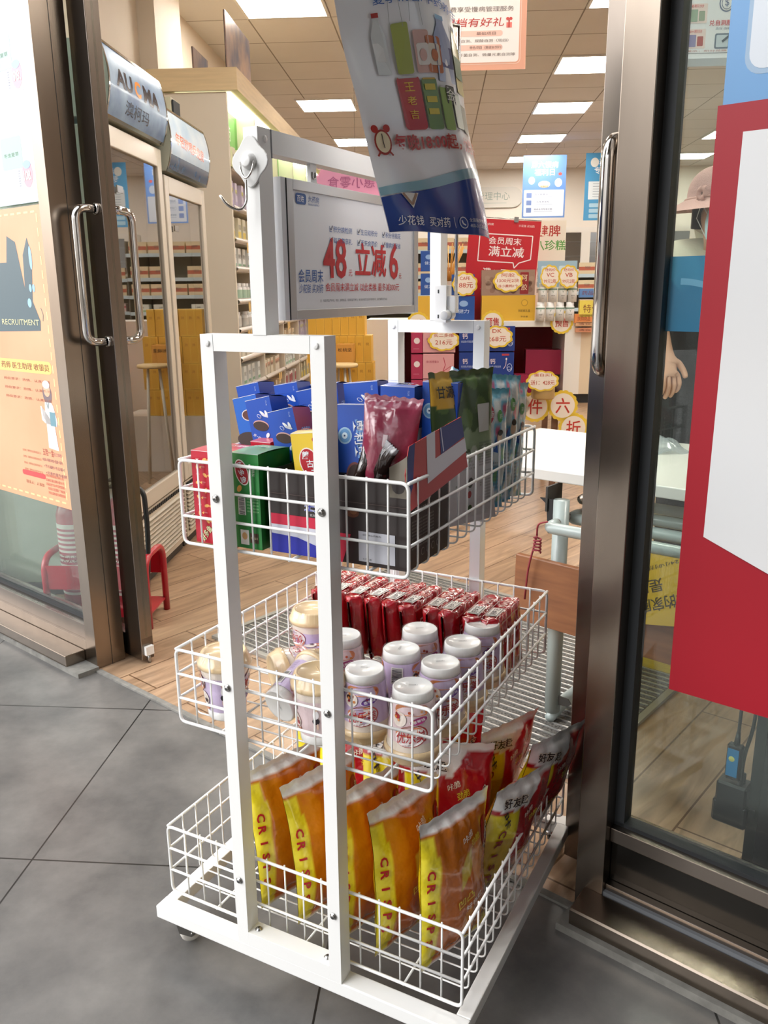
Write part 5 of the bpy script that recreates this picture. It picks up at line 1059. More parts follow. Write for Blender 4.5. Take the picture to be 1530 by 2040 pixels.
# ================================================================== DRINK FRIDGES
fgl = glassmat('fridge_glass', 'a89f92', .42, .015)
fside = mat('fridge_grey_green', 'a9ab9c', .4); ftrim = mat('fridge_cream_trim', 'cfc6b6', .35, coat=.2)
def fridge(t0, wd_, ztop, zh, zb, hdr, label):
    r = thing('drinks_fridge', FR @ T(-1.2, t0, 0), label, 'fridge')
    q = MB(); q.bb(-.62, -.075, 0, wd_, .05, ztop, fside); q.bb(-.62, -.03, 0, wd_, .0, .05, MC['dark_bracket']); obj('body', q, r, bevel=.004)
    q = MB(); fw = .055
    for a in ((0, fw), (wd_ - fw, wd_)): q.bb(-.07, 0, *a, .33, zh - .01, ftrim)
    for c, d in ((.33, .40), (zh - .085, zh - .01)): q.bb(-.07, 0, fw, wd_ - fw, c, d, ftrim)
    dr = obj('door', q, r, bevel=.004)
    q = MB(); F = FL((-.012, 0, 0), (0, 1, 0), (0, 0, 1)); q.poly(F, [(fw, .40), (wd_ - fw, .40), (wd_ - fw, zh - .085), (fw, zh - .085)], fgl, 0); obj('glass', q, dr)
    q = MB(); q.bb(-.001, .004, .09, .15, zh - .24, zh - .215, zinc); obj('badge', q, dr)
    q = MB(); q.bb(-.08, -.01, 0, wd_, .05, .32, ftrim)
    for k in range(11): z = .075 + k * .019; q.add([(-.009, .02, z), (-.009, wd_ - .02, z), (.004, wd_ - .02, z + .011), (.004, .02, z + .011), (-.009, .02, z + .014), (-.009, wd_ - .02, z + .014)], [(0, 1, 2, 3), (3, 2, 5, 4)], ftrim)
    for k in range(24): q.bb(-.0098, -.006, .03 + k * (wd_ - .06) / 24, .03 + (k + .5) * (wd_ - .06) / 24, .296, .312, gasket)
    obj('grille', q, r)
    def hf(x, z, l=0):
        k = z / hdr; return (.010 + .028 * sin(pi * min(max(k, 0), 1)) ** .8 + l, x, zh + .005 + z)
    q = MB(); n = 14; vs = []
    poly = [hf(0, hdr * i / n) for i in range(n + 1)]; pr = [(-.62, zh + .005)] + [(p[0], p[2]) for p in poly] + [(-.62, zh + .005 + hdr)]
    q.prism(pr, 0, wd_, fside, lambda a, b, h: (a, h, b)); sky = mat('header_print_' + ('a' if hdr > .2 and t0 < 3.5 else 'b'), '93abc0' if t0 < 3.5 else 'd3e0ea', .35, coat=.2, noise=.5, nscale=7, vary='4a6890' if t0 < 3.5 else 'a5c2da')
    Fh = lambda x, y, l: hf(x, y, .0015 + l)
    q.rect(Fh, .012, .008, wd_ - .012, hdr - .008, sky, 0, sub=.02)
    if t0 < 3.5:
        q.text(Fh, 'AU', .16, hdr * .58, .062, LW('26222e', .2), w=.17, lay=2, bold=.04, sub=.02); q.text(Fh, 'C', .30, hdr * .58, .058, LW('e08a3c', .2), w=.07, lay=2, bold=.04, sub=.02); q.text(Fh, 'MA', .46, hdr * .58, .062, LW('26222e', .2), w=.19, lay=2, bold=.04, sub=.02)
        q.text(Fh, '澳柯玛', .30, hdr * .24, .050, LW('23283a', .2), w=.26, lay=2, bold=.02, sub=.02)
    else:
        q.rect(Fh, .012, .010, wd_ - .012, .07, mat('sea_print', '3f6288', .2, coat=.4, noise=.4, nscale=20), 1, sub=.02)
        q.text(Fh, '年轻就喝乒龙泉', .30, hdr * .52, .055, LW('f2e9e4', .2), w=.46, lay=2, bold=.09, rot=-.04, sub=.02); q.text(Fh, '年轻就喝乒龙泉', .30, hdr * .52, .050, LW('d9674e', .2), w=.455, lay=3, bold=.02, rot=-.04, sub=.02)
    q.rect(lambda x, y, l: hf(x, y, .003), 0, -.002, wd_, .010, chrome, 0, sub=.05); q.rect(lambda x, y, l: hf(x, y, .003), 0, hdr - .010, wd_, hdr + .002, chrome, 0, sub=.05)
    for x in (.006, wd_ - .006): q.rect(Fh, x - .006, 0, x + .006, hdr, chrome, 3, sub=.02)
    obj('header', q, r)
    q = MB(); q.bb(-.58, -.09, .02, wd_ - .02, .36, .37, white)
    return r
fridge(3.16, .655, 1.78, 1.80, 1.8, .25, 'tall glass-door drinks fridge with dark lettered header, nearest the entrance')
fridge(3.84, .64, 1.69, 1.705, 1.7, .26, 'tall glass-door drinks fridge with pale sea-print header, behind the first one')
q = MB(); q.bb(-.09, .09, -.06, .06, 0, .10, LW('b9b39c', .5)); q.bb(.092, .10, -.05, .05, 0, .09, gasket); single('storage_carton', q, FR @ T(-1.33, 4.2, 1.966), 'small beige carton on top of the rear fridge', 'box')
# ================================================================== LEFT WALL SHELVING
def pbox(w, d, h, c, bands=(), txt=None, tcol='5a5a5a', name='medicine_box'):
    q = MB(); q.bb(-w / 2, w / 2, 0, d, 0, h, mat('card_' + c, c, .45)); F = FL((0, 0, 0), (1, 0, 0), (0, 0, 1))
    for z0, z1, cc in bands: q.rect(F, -w / 2, h * z0, w / 2, h * z1, LW(cc), 1)
    if txt: q.text(F, txt, 0, h * .6, min(h * .22, w * .8 / max(1, len(txt))), LW(tcol), lay=3)
    return q.mesh(name)
def pbottle(r, h, c, lab, cap='f2f2f0', name='medicine_bottle'):
    q = MB(); q.lathe([(0, 0), (r, 0), (r, h * .72), (r * .8, h * .8), (r * .62, h * .82)], (0, 0, 0), mat('bottle_' + c, c, .35), 14); q.lathe([(r * .72, h * .82), (r * .72, h), (0, h)], (0, 0, 0), mat('cap_' + cap, cap, .4), 14)
    q.lathe([(r + .0006, h * .15), (r + .0006, h * .62)], (0, 0, 0), mat('label_' + lab, lab, .45), 14); return q.mesh(name)
kinds = [('violet and white sachet box', pbox(.05, .09, .15, 'cfc4d6', ((.0, .3, 'b9a8cc'), (.6, .75, 'c9c46a')), '牙膏')), ('pale grey and yellow box', pbox(.075, .10, .13, 'd9d2b8', ((.0, .4, 'e2c95a'),), '胶囊')), ('white and green medicine box', pbox(.07, .09, .12, 'e6e8e4', ((.1, .25, '8fb89a'),), '颗粒')),
         ('white bottle with green label', pbottle(.029, .105, 'efefee', 'a9c4ae')), ('white bottle with grey label', pbottle(.028, .10, 'efeeea', 'd2cfc8')), ('cream carton', pbox(.08, .10, .11, 'e6dccb', ((.55, .8, 'd8a58a'),), '维生素')), ('orange and white medicine box', pbox(.06, .09, .10, 'ecd9be', ((.0, .35, 'dc9a4c'),), '口服液')), ('crimson and white box', pbox(.06, .09, .11, 'e6dcd8', ((.2, .8, 'b04452'),), '感冒灵'))]
shm = mat('shelf_cream', 'd9cfbf', .5); lip = mat('clear_price_rail', 'dcd2ca', .25, coat=.3); tagy = mat('price_tag', 'dcb877', .6)
su = thing('wall_shelving', FR @ T(-1.2, 5.07, 0), 'long cream wall shelving with lit light-wood canopy along the left wall', 'shelving')
DV = [0, .73, 1.48, 2.18, 2.88, 3.58]; BAYN = ['nearest bay', 'second bay', 'third bay', 'fourth bay', 'farthest bay']
q = MB()
for y in DV: q.bb(-.40, 0, y, y + .028, 0, 2.28, shm)
q.bb(-.42, -.40, 0, 3.61, 0, 2.28, shm); obj('carcass', q, su)
q = MB(); q.bb(-.44, .07, -.02, 3.66, 2.285, 2.40, wood_lt); obj('canopy', q, su)
q = MB(); q.bb(-.30, .02, .03, 3.58, 2.278, 2.284, mat('shelf_light', 'f4ffe0', .5, emit=5)); obj('light_strip', q, su)
SZ = [.25, .45, .62, .80, .975, 1.145, 1.335, 1.50, 1.68, 1.90]
for k in range(5):
    q = MB()
    for z in SZ: q.bb(-.38, -.005, DV[k] + .028, DV[k + 1], z - .018, z, shm)
    obj('shelves', q, su)
    q = MB()
    for z in SZ: q.grid(lambda u, v: (-.004 + .016 * sin(pi * v), DV[k] + .03 + u * (DV[k + 1] - DV[k] - .032), z - .022 + .034 * v), 1, 6, lip)
    rl = obj('price_rails', q, su)
    q = MB(); rr_ = random.Random(k)
    for z in SZ[2:8]:
        if rr_.random() < .6: x = DV[k] + rr_.uniform(.1, .5); q.bb(.012, .014, x, x + .05, z - .07, z - .01, tagy); q.bb(.012, .014, x + .07, x + .11, z - .06, z - .01, tagy)
    if q.v: obj('price_tags', q, su)
    q = MB(); q.bb(-.12, -.115, DV[k] + .03, DV[k + 1], 2.03, 2.275, mat('green_sign', '5f9e45', .4)); F = FL((-.114, DV[k] + .36, 2.15), (0, 1, 0), (0, 0, 1)); q.rr(F, -.30, -.10, .30, .10, .01, LW('7db868'), 1); q.text(F, ('儿童用药', '肠胃用药', '感冒用药', '维生素', '保健')[k], 0, 0, .09, LW('e6f0dc'), w=.36, lay=3, bold=.02)
    obj('category_sign', q, su)
ordn = ['first', 'second', 'third', 'fourth', 'fifth', 'sixth', 'seventh', 'eighth', 'ninth', 'tenth']
RY = Matrix.Rotation(pi / 2, 4, 'Z')   # turn fronts to +x
for k in range(5):
    rr_ = random.Random(20 + k)
    for j, z in enumerate(SZ):
        if j < 2 and k == 0: continue
        kn, me = kinds[(j * 3 + k * 2 + (j // 3)) % len(kinds)]
        if k == 0: kn, me = kinds[{9: 1, 8: 0, 7: 1, 6: 2, 5: 3, 4: 4, 3: 5, 2: 2}[j]]
        if k == 1: kn, me = kinds[{9: 6, 8: 7, 7: 3, 6: 2, 5: 5, 4: 7, 3: 2, 2: 5, 1: 6, 0: 5}[j]]
        n = 5 if k < 3 else 4; L_ = (DV[k + 1] - DV[k] - .08) / n
        for i in range(n):
            put(me.name.split('.')[0], me, FR @ T(-1.2 - rr_.uniform(.02, .035) - (.03 if 'bottle' in kn else 0), 5.07 + DV[k] + .07 + L_ * (i + .45), z) @ RY, '%s, %s shelf up, %s of the left wall shelving' % (kn, ordn[j], BAYN[k]), 'medicine bottle' if 'bottle' in kn else 'medicine box', '%ss on the %s shelf of the %s' % (kn, ordn[j], BAYN[k]))
# pictures standing on the canopy
for t_, s_, w_, h_, l in ((5.25, -1.42, .32, .16, 'small dark blue picture panel on the shelf canopy, nearer one'), (5.10, -1.19, .62, .30, 'large dark blue picture panel standing on the front of the shelf canopy')):
    q = MB(); q.bb(-.008, 0, 0, w_, 0, h_, mat('night_print', '4a5878', .3, noise=.5, nscale=6, vary='c9a58c', coat=.4)); q.bb(-.010, -.006, 0, .004, 0, h_, gasket); single('picture_panel', q, FR @ T(s_, t_, 2.40), l, 'picture')
# ================================================================== BACK OF THE SHOP
def RB(x0, y0, x1, y1, t):
    a = PT(x0, y0, t); b = PT(x1, y1, t); return a.x, b.x, b.z, a.z   # s0, s1, z0, z1
bs = mat('back_shelf_grey', 'a09a8c', .6); lipb = mat('blue_price_rail', 'c4d6e2', .3); wf = mat('cabinet_white', 'e9e6e0', .45)
def backshelf(s0, s1, t, label, zs, top=1.75):
    r = thing('medicine_shelving', FR @ T(s0, t, 0), label, 'shelving'); L_ = s1 - s0
    q = MB(); q.bb(0, L_, .38, .40, 0, top, bs); n = max(1, round(L_ / .95))
    for i in range(n + 1): x = L_ * i / n; q.bb(max(0, x - .01), min(L_, x + .01), 0, .38, 0, top, mat('upright_dark', '6d675e', .5))
    for z in zs: q.bb(.0, L_, .01, .38, z - .02, z, bs)
    obj('carcass', q, r); q = MB()
    for z in zs: q.bb(.0, L_, 0, .012, z - .03, z + .008, lipb)
    obj('price_rails', q, r); return r
zs = [.21, .44, .62, .79, .98, 1.16, 1.35, 1.61]
backshelf(-.95, 1.05, 9.5, 'grey medicine shelving with pale blue shelf edges behind the yellow gift boxes', zs)
backshelf(1.10, 5.6, 9.9, 'long medicine shelving at the back right, seen in the fridge doors', zs[:-1], 1.36)
kb = [('white and green medicine box', pbox(.16, .10, .09, 'dfe3dc', ((.0, .3, '9ab88a'),), '颗粒')), ('lime green medicine box', pbox(.19, .10, .08, '8fb53c', ((.4, .6, 'c9dc9a'),), '胶囊')), ('yellow medicine box', pbox(.18, .10, .09, 'd9c64a', ((.1, .3, 'b08a3a'),), '口服')), ('cream and red medicine box', pbox(.20, .10, .13, 'e0cfae', ((.35, .65, 'b5604a'),), '阿胶')), ('pink medicine box', pbox(.15, .10, .10, 'e3c9c4', ((.5, .7, 'b04452'),), '冲剂')), ('blue medicine box', pbox(.14, .10, .11, '4668a8', ((.2, .4, 'c9d4e6'),), '片剂'))]
for (s0, s1, t_, zz, wh_) in ((-.92, 1.02, 9.5, zs, 'shelving behind yellow boxes'), (1.15, 5.55, 9.9, zs[:-1], 'back right shelving')):
    for j, z in enumerate(zz):
        rr_ = random.Random(j + int(s0 * 10)); kn, me = kb[[0, 2, 1, 2, 0, 3, 3, 3][j] if s0 < 0 else 3]; n = 9 if s0 < 0 else 13
        if s0 > 0: kn, me = kb[[2, 2, 2, 0, 4, 3, 3][j]]
        for i in range(n):
            if s0 < 0 and rr_.random() < .06: continue
            put('medicine_box', me, FR @ T(s0 + (s1 - s0) * (i + .5) / n, t_ + .02, z), '%s, %s shelf up, %s' % (kn, ordn[j], wh_), 'medicine box', '%ses on the %s shelf of the %s' % (kn, ordn[j], wh_))
# glass-fronted wall cabinets, white
for s0, l in ((1.12, 'white glass-fronted cabinet on the back wall beside the open door handle'), (2.3, 'white glass-fronted cabinet at the back right above the shelving'), (3.5, 'far right white glass-fronted cabinet above the back shelving')):
    r = thing('glass_cabinet', FR @ T(s0, 9.95, 1.362) @ Matrix.Diagonal((1, 1, .62, 1)), l, 'cabinet'); q = MB(); q.bb(0, 1.0, .3, .32, 0, .78, bs); q.bb(0, 1.0, 0, .32, .76, .80, wf); q.bb(0, 1.0, 0, .32, 0, .03, wf); q.bb(0, .04, 0, .32, .03, .76, wf); q.bb(.96, 1.0, 0, .32, .03, .76, wf); q.bb(.04, .96, .02, .30, .30, .315, lipb); q.bb(.04, .96, .02, .30, .55, .565, lipb); obj('carcass', q, r)
    for x in (.03, .50):
        q = MB(); q.bb(x, x + .47, -.02, 0, .03, .08, wf); q.bb(x, x + .47, -.02, 0, .71, .76, wf); q.bb(x, x + .05, -.02, 0, .08, .71, wf); q.bb(x + .42, x + .47, -.02, 0, .08, .71, wf); q.poly(FL((0, -.01, 0), (1, 0, 0), (0, 0, 1)), [(x + .05, .08), (x + .42, .08), (x + .42, .71), (x + .05, .71)], fgl, 0); obj('glass_door', q, r)
# beige counter
q = MB(); q.bb(0, .9, 0, .6, .10, .86, mat('counter_cream', 'dccbb0', .5)); q.bb(.02, .88, .04, .6, 0, .10, gasket); q.bb(-.02, .92, -.02, .62, .86, .89, wf); q.bb(-.02, .10, -.012, 0, .1, .86, wf); single('service_counter', q, FR @ T(1.40, 9.2, 0), 'cream service counter at the back, right of the white display table', 'counter')
for i, (x0, y0, x1, y1, c, s_) in enumerate(((1140, 625, 1175, 642, 'dc8a4c', '换购商品'), (1150, 598, 1195, 630, 'e2cf5a', '特价'), (1150, 575, 1180, 592, '5a86c0', '药品'), (1142, 640, 1176, 648, 'c9a07a', '清仓'), (1142, 652, 1176, 660, 'c98a6a', '清仓'))):
    a, b, c0, c1 = RB(x0, y0, x1, y1, 9.3); q = MB(); q.bb(0, b - a, 0, .08, 0, c1 - c0, mat('card_' + c, c, .5)); q.text(FL((0, 0, 0), (1, 0, 0), (0, 0, 1)), s_, (b - a) / 2, (c1 - c0) / 2, (c1 - c0) * .5, LW('7a3a2a'), w=(b - a) * .7, lay=3)
    single('price_card', q, FR @ T(a, 9.12 - .0 * i, c0), ('orange', 'yellow', 'blue', 'tan', 'brick')[i] + ' card or pack at the left end of the cream counter', 'card')
# wall posters and centre sign
q = MB(); F = card(q, -.29, .29, 0, .80, mat('blue_wall_print', '5f86c4', .4)); q.rr(F, -.27, .02, .27, .36, .01, LW('d9e2f0'), 1); q.text(F, '周六慢病', 0, .68, .085, LW('f2f4fa'), w=.36, lay=3, bold=.03); q.text(F, '福利日', 0, .585, .085, LW('f2f4fa'), w=.27, lay=3, bold=.03)
q.ell(F, -.17, .48, .045, .05, LW('a9bfdf'), 1); q.ell(F, .19, .45, .05, .055, LW('c9d6ea'), 1); q.ell(F, 0, .43, .08, .045, LW('d9cba9'), 2); q.ell(F, .21, .56, .025, .02, LW('b0504a'), 2); q.text(F, '免费检测', 0, .40, .03, LW('6a5a3a'), w=.1, lay=4)
for k, s_ in enumerate(('血压免费测', '门店免费体检', '慢病会员专享优惠')):
    z = .29 - k * .095; q.rr(F, -.235, z - .032, -.165, z + .032, .006, LW('6a7fb0'), 2); q.text(F, s_, -.13, z + .010, .025, LW('4a5a7a'), w=.08 + .035 * len(s_) * .6, lay=3, align='l'); q.line(F, [(-.13, z - .018), (.12, z - .018)], .004, LW('7a8aa8'), 3)
for x in (-.25, .25): q.tube([(x, 0, .80), (x, 0, .94)], .001, zinc, 4)
a = PT(1084, 372, 12.3); single('wall_poster', q, FR @ T(a.x, 12.3, a.z - .40), 'blue poster with white heading hanging at the back, left of the door handle', 'poster')
q = MB(); F = card(q, -.29, .29, 0, .86, mat('azure_wall_print', '4a97c8', .4)); q.ell(F, -.17, .74, .055, .06, LW('e9e9e4'), 1); q.text(F, '科学用药', .06, .74, .10, wI, w=.34, lay=3, bold=.03); q.text(F, '专业服务', .0, .64, .09, wI, w=.34, lay=3, bold=.03); q.rr(F, -.24, .27, .24, .5, .006, LW('dfe8ee'), 1)
for k in range(6): q.line(F, [(-.18, .47 - k * .033), (.16, .47 - k * .033)], .006, LW('8a9aa8'), 2)
for k in range(3): q.rr(F, -.22, .03 + k * .07, .2, .08 + k * .07, .01, LW('a9cfe4'), 1)
a = PT(1205, 372, 12.3); single('wall_poster', q, FR @ T(a.x + .02, 12.3, a.z - .43), 'azure poster partly hidden by the right door handle', 'poster')
q = MB(); F = FL((0, -.0, 0), (1, 0, 0), (0, 0, 1)); q.prism([(x, z) for x, z in [(.55 + .16 * cos(a_), .16 * sin(a_)) for a_ in [-pi / 2 + pi * i / 12 for i in range(13)]] + [(-.75 + .16 * cos(a_), .16 * sin(a_)) for a_ in [pi / 2 + pi * i / 12 for i in range(13)]]], 0, .03, mat('sign_grey', 'd4d2cb', .5), lambda x, y, h: (x, -h, y)); q.text(FL((0, -.03, 0), (1, 0, 0), (0, 0, 1)), '百姓健康管理中心', -.05, .02, .13, LW('8fa098'), w=1.1, lay=2); q.line(FL((0, -.03, 0), (1, 0, 0), (0, 0, 1)), [(-.5, -.09), (.45, -.09)], .01, LW('b5bcb6'), 1)
a = PT(1040, 392, 14.75); single('health_sign', q, FR @ T(a.x - .70, 14.79, a.z), 'pale rounded sign with grey-green lettering on the back wall', 'sign')
# ================================================================== WHITE DISPLAY TABLE WITH GIFT BOXES
dw = mat('display_white', 'ebe6de', .4)
a0 = PT(786, 640, 5).x; a1 = PT(1141, 640, 5).x; DL = a1 - a0
dp = thing('display_table', FR @ T(a0, 5.0, 0), 'white two-tier display table of gift boxes behind the snack rack', 'display table')
q = MB(); q.bb(0, DL, 0, .55, .985, 1.02, dw); obj('top', q, dp, bevel=.003)
q = MB(); q.bb(0, DL - .0, 0, .55, .560, .582, dw); obj('shelf', q, dp, bevel=.003)
for x in (0, DL - .04): q = MB(); q.bb(x, x + .04, 0, .55, .582, .985, dw); obj('side_panel', q, dp)
for x in (.03, DL - .09):
    for y in (.03, .5): q = MB(); q.bb(x, x + .035, y, y + .035, 0, .56, mat('leg_brown', '7a5a46', .5)); obj('leg', q, dp)
q = MB(); q.bb(.04, DL - .04, .54, .55, .6, .98, LW('b0202a')); obj('back_panel', q, dp)
def gb(x0, y0, x1, y1, t, d, name, label, cat, draw, c, group=None, side=None, rz=0):
    s0, s1, z0, z1 = RB(x0, y0, x1, y1, t); w, h = s1 - s0, z1 - z0
    q = MB(); q.box((w / 2, d / 2, h / 2), (w, d, h), mat('card_' + c, c, .4, coat=.2)); F = FL((0, 0, 0), (1, 0, 0), (0, 0, 1))
    if side: q.rect(FL((0, d, 0), (0, -1, 0), (0, 0, 1)), 0, 0, d, h, LW(side), 1)
    if draw: draw(q, F, w, h)
    z = z0
    return single(name, q, FR @ T(s0, t, z, rz), label, cat, group)
ty_ = LW('5a4a2a')
def dyellow(q, F, w, h): q.text(F, '阿胶糕礼盒', w * .80, h * .42, h * .10, ty_, w=w * .22, lay=2); q.ell(F, w * .80, h * .72, h * .13, h * .13, LW('b98f35'), 1); q.ell(F, w * .80, h * .72, h * .10, h * .10, LW('e3b43c'), 2); q.text(F, '净含量', w * .8, h * .2, h * .06, ty_, w=w * .14)
gb(960, 589, 1065, 641, 5.05, .12, 'gift_box', 'wide yellow gift box on the display table below the brown boxes', 'gift box', dyellow, 'dcae3a')
gb(829, 590, 905, 641, 5.05, .12, 'gift_box', 'yellow gift box half hidden by the hanging sign and mast', 'gift box', dyellow, 'dcae3a')
def dbrown(q, F, w, h):
    for k in range(26): q.ell(F, random.uniform(.05, .95) * w, random.uniform(.1, .9) * h, w * .05, h * .10, LW(random.choice(['8a6a58', 'a48a78', '7a5a4c'])), 1, n=8)
    q.rr(F, w * .72, h * .05, w * .88, h * .9, .004, LW('8e2a2c'), 2); q.text(F, '阿', w * .8, h * .68, h * .24, LW('e3d2b0'), lay=4); q.text(F, '胶', w * .8, h * .32, h * .24, LW('e3d2b0'), lay=4)
gb(960, 538, 1065, 588, 5.05, .10, 'ejiao_box', 'brown patterned gelatin box on top of the wide yellow gift box', 'gift box', dbrown, '9c7f6e')
def dblue(q, F, w, h):
    q.text(F, '钙', w * .22, h * .62, h * .22, LW('e6d9dc'), lay=2, bold=.02); q.text(F, '维生素D钙软胶囊', w * .30, h * .40, h * .09, LW('b9c6e6'), w=w * .45, lay=2); q.rr(F, w * .55, h * .86, w * .82, h * .94, .001, LW('b5404a'), 1)
    q.ell(F, w * .84, h * .36, w * .10, h * .17, LW('c9d4ee'), 1); q.ell(F, w * .84, h * .36, w * .085, h * .145, mat('card_1d3a86', '1d3a86', .4), 2); q.text(F, 'Ca', w * .84, h * .33, h * .14, LW('c9d4ee'), lay=4); q.ell(F, w * .72, h * .72, w * .03, h * .05, LW('e6e0e4'), 2); q.line(F, [(w * .72, h * .66), (w * .70, h * .45), (w * .62, h * .30)], h * .03, LW('c9b4c0'), 2)
for i, (x0, y0, x1, y1) in enumerate(((915, 651, 968, 700), (970, 650, 1025, 699), (915, 702, 968, 749), (970, 702, 1023, 749), (918, 751, 969, 792), (971, 751, 1022, 792))):
    gb(x0, y0, x1, y1, 4.96, .10, 'calcium_box', 'deep blue calcium box, %s row %s column, on the display table shelf' % (('top', 'middle', 'bottom')[i // 2], ('left', 'right')[i % 2]), 'medicine box', dblue, '1d3a86', 'blue calcium boxes')
for i, (x0, y0, x1, y1) in enumerate(((900, 547, 945, 588), (902, 590, 945, 640), (838, 500, 870, 540), (838, 545, 868, 588), (852, 440, 870, 498))):
    gb(x0, y0, x1, y1, 5.1, .08, 'tonic_box', ('blue tonic box under the cloud price card, upper', 'blue tonic box beside the wide yellow gift box, lower', 'blue tonic box left of the rear mast, middle', 'blue tonic box left of the rear mast, lowest', 'blue tonic box left of the rear mast, topmost')[i], 'medicine box', lambda q, F, w, h: (q.ell(F, w * .5, h * .7, w * .2, h * .12, LW('8fb0dc'), 1), q.text(F, '健力', w * .5, h * .4, h * .16, LW('c9d6ee'), w=w * .5)), '27509a')
def dpink(q, F, w, h): q.text(F, '维C胶原蛋白', w * .30, h * .68, h * .10, LW('b04a62'), w=w * .4); q.line(F, [(w * .62, h * .2), (w * .72, h * .55), (w * .66, h * .85)], h * .03, LW('c04a5a'), 2); q.line(F, [(w * .5, h * .15), (w * .72, h * .35), (w * .9, h * .5)], h * .025, LW('c04a5a'), 2)
for i, (x0, y0, x1, y1) in enumerate(((843, 663, 907, 702), (843, 705, 904, 754), (843, 756, 904, 793))):
    gb(x0, y0, x1, y1, 4.97, .10, 'collagen_box', ('top', 'middle', 'lowest')[i] + ' pink collagen box in the stack seen through the rear upright frame', 'medicine box', dpink, 'dba0a0', 'pink collagen boxes')
for i, (x0, y0, x1, y1) in enumerate(((819, 663, 842, 703), (819, 706, 842, 755), (819, 757, 842, 793))):
    gb(x0, y0, x1, y1, 4.97, .14, 'crimson_box', ('top', 'middle', 'lowest')[i] + ' crimson box with round seal, left of the pink collagen boxes', 'medicine box', lambda q, F, w, h: (q.ell(F, w * .5, h * .6, w * .26, w * .26, LW('e6d9d6'), 1), q.line(F, [(w * .2, h * .2), (w * .7, h * .2)], .002, LW('d9a0aa'))), 'b03355')
for i in range(7):
    x0 = 1048 + (i % 4) * 18 if i < 4 else 1026 + (i - 4) * 26
    gb(x0, 697 if i < 4 else 747, x0 + (17 if i < 4 else 24), 746 if i < 4 else 792, 5.12 if i < 4 else 5.04, .12, 'crimson_gift_box', 'plain crimson gift box in the %s row, number %s from the left' % ('upper' if i < 4 else 'lower', ('one', 'two', 'three', 'four')[i % 4 if i < 4 else i - 4]), 'gift box', None, 'a82c4e', 'crimson gift boxes')
# vitamin bottles
vb = MB(); vb.lathe([(0, 0), (.0255, 0), (.0255, .078), (.021, .084)], (0, 0, 0), mat('bottle_white', 'efeeea', .35), 20); vb.lathe([(.0215, .082), (.0215, .104), (0, .104)], (0, 0, 0), LW('f2f2f0'), 20); vb.lathe([(.0261, .066), (.0261, .074)], (0, 0, 0), LW('7a9a88'), 20)
vF = lambda x, y, l: ((.0262 + l) * sin(x / .0262), -(.0262 + l) * cos(x / .0262), y); vb.text(vF, 'V', 0, .057, .012, LW('6a8a7a')); vb.text(vF, '维生素', 0, .035, .006, LW('5a5a5a')); vb.text(vF, '咀嚼片', 0, .022, .004, LW('7a7a7a'))
vm = vb.mesh('vitamin_bottle'); p0 = PT(1076, 640, 4.98)
for r_ in range(2):
    for c_ in range(4): put('vitamin_bottle', vm, FR @ T(p0.x + .056 * c_ + .01 * r_, 4.99 + .003 * c_, 1.02 + .105 * r_), 'white vitamin bottle with green band, %s row, %s from the left' % (('lower', 'upper')[r_], ('first', 'second', 'third', 'fourth')[c_]), 'bottle', 'vitamin bottles')
# honey jar
q = MB(); q.lathe([(0, 0), (.062, 0), (.068, .01), (.068, .10), (.058, .12)], (0, 0, 0), mat('amber_jar', 'b99a62', .2, coat=.5), 24); q.lathe([(.064, .118), (.064, .14), (0, .14)], (0, 0, 0), LW('c9a95a'), 24); a = PT(1080, 793, 4.96); single('honey_jar', q, FR @ T(a.x, 4.93, .582), 'amber jar with gold lid behind the 428 price card', 'jar')
# cloud and scalloped price cards
cw, cyl_ = mat('card_paper', 'efe3d2', .5), mat('card_yellow', 'e6c33c', .5); rp_ = LW('c0533a')
def pcard(x, y, rx, ry, t, lines, label, k=9, big=False):
    c = PT(x, y, t); sc = (PT(x + 10, y, t).x - c.x) / 10; q = MB(); a, b = rx * sc, ry * sc
    pts = [(a * (1 + (.10 if not big else .07) * abs(sin(k * th / 2)) - .05) * cos(th), b * (1 + (.12 if not big else .07) * abs(sin(k * th / 2)) - .05) * sin(th)) for th in [2 * pi * i / 96 for i in range(96)]]
    q.prism(pts, 0, .002, cyl_, lambda x_, y_, h: (x_, -h, y_)); F = FL((0, -.002, 0), (1, 0, 0), (0, 0, 1)); q.poly(F, [(px * (.80 if big else .86), pz * (.80 if big else .84)) for px, pz in (pts if not big else [(a * cos(th), b * sin(th)) for th in [2 * pi * i / 48 for i in range(48)]])], cw, 1)
    for (s_, dy, h_, w_) in lines: q.text(F, s_, 0, dy * b, h_ * b, LW('c23a2c') if big else rp_, w=w_ * a, lay=3, bold=.03 if big else .01)
    single('price_card', q, FR @ T(c.x, t, c.z), label, 'price card')
pcard(1012, 560, 29, 21, 5.045, (('阿胶', .55, .36, .9), ('1300元2块', .05, .36, 1.5), ('送小黄鸭1个', -.45, .28, 1.4)), 'cloud-shaped price card reading 1300 on the brown boxes')
pcard(926, 566, 25, 22, 5.095, (('CAFE', .5, .3, .8), ('188元', -.1, .5, 1.3)), 'cloud-shaped price card reading 188 right of the thin pole')
pcard(1096, 551, 19, 22, 4.96, (('换购价', .6, .26, 1.1), ('VC', .15, .36, .8), ('99元2瓶', -.4, .36, 1.3)), 'cloud-shaped price card reading VC 99')
pcard(1133, 551, 19, 22, 4.96, (('换购价', .6, .26, 1.1), ('VB', .15, .36, .8), ('99元2瓶', -.4, .36, 1.3)), 'cloud-shaped price card reading VB 99')
pcard(884, 678, 31, 20, 4.965, (('买二多维', .5, .36, 1.3), ('216元', -.2, .5, 1.1)), 'cloud-shaped price card reading 216 on the pink boxes')
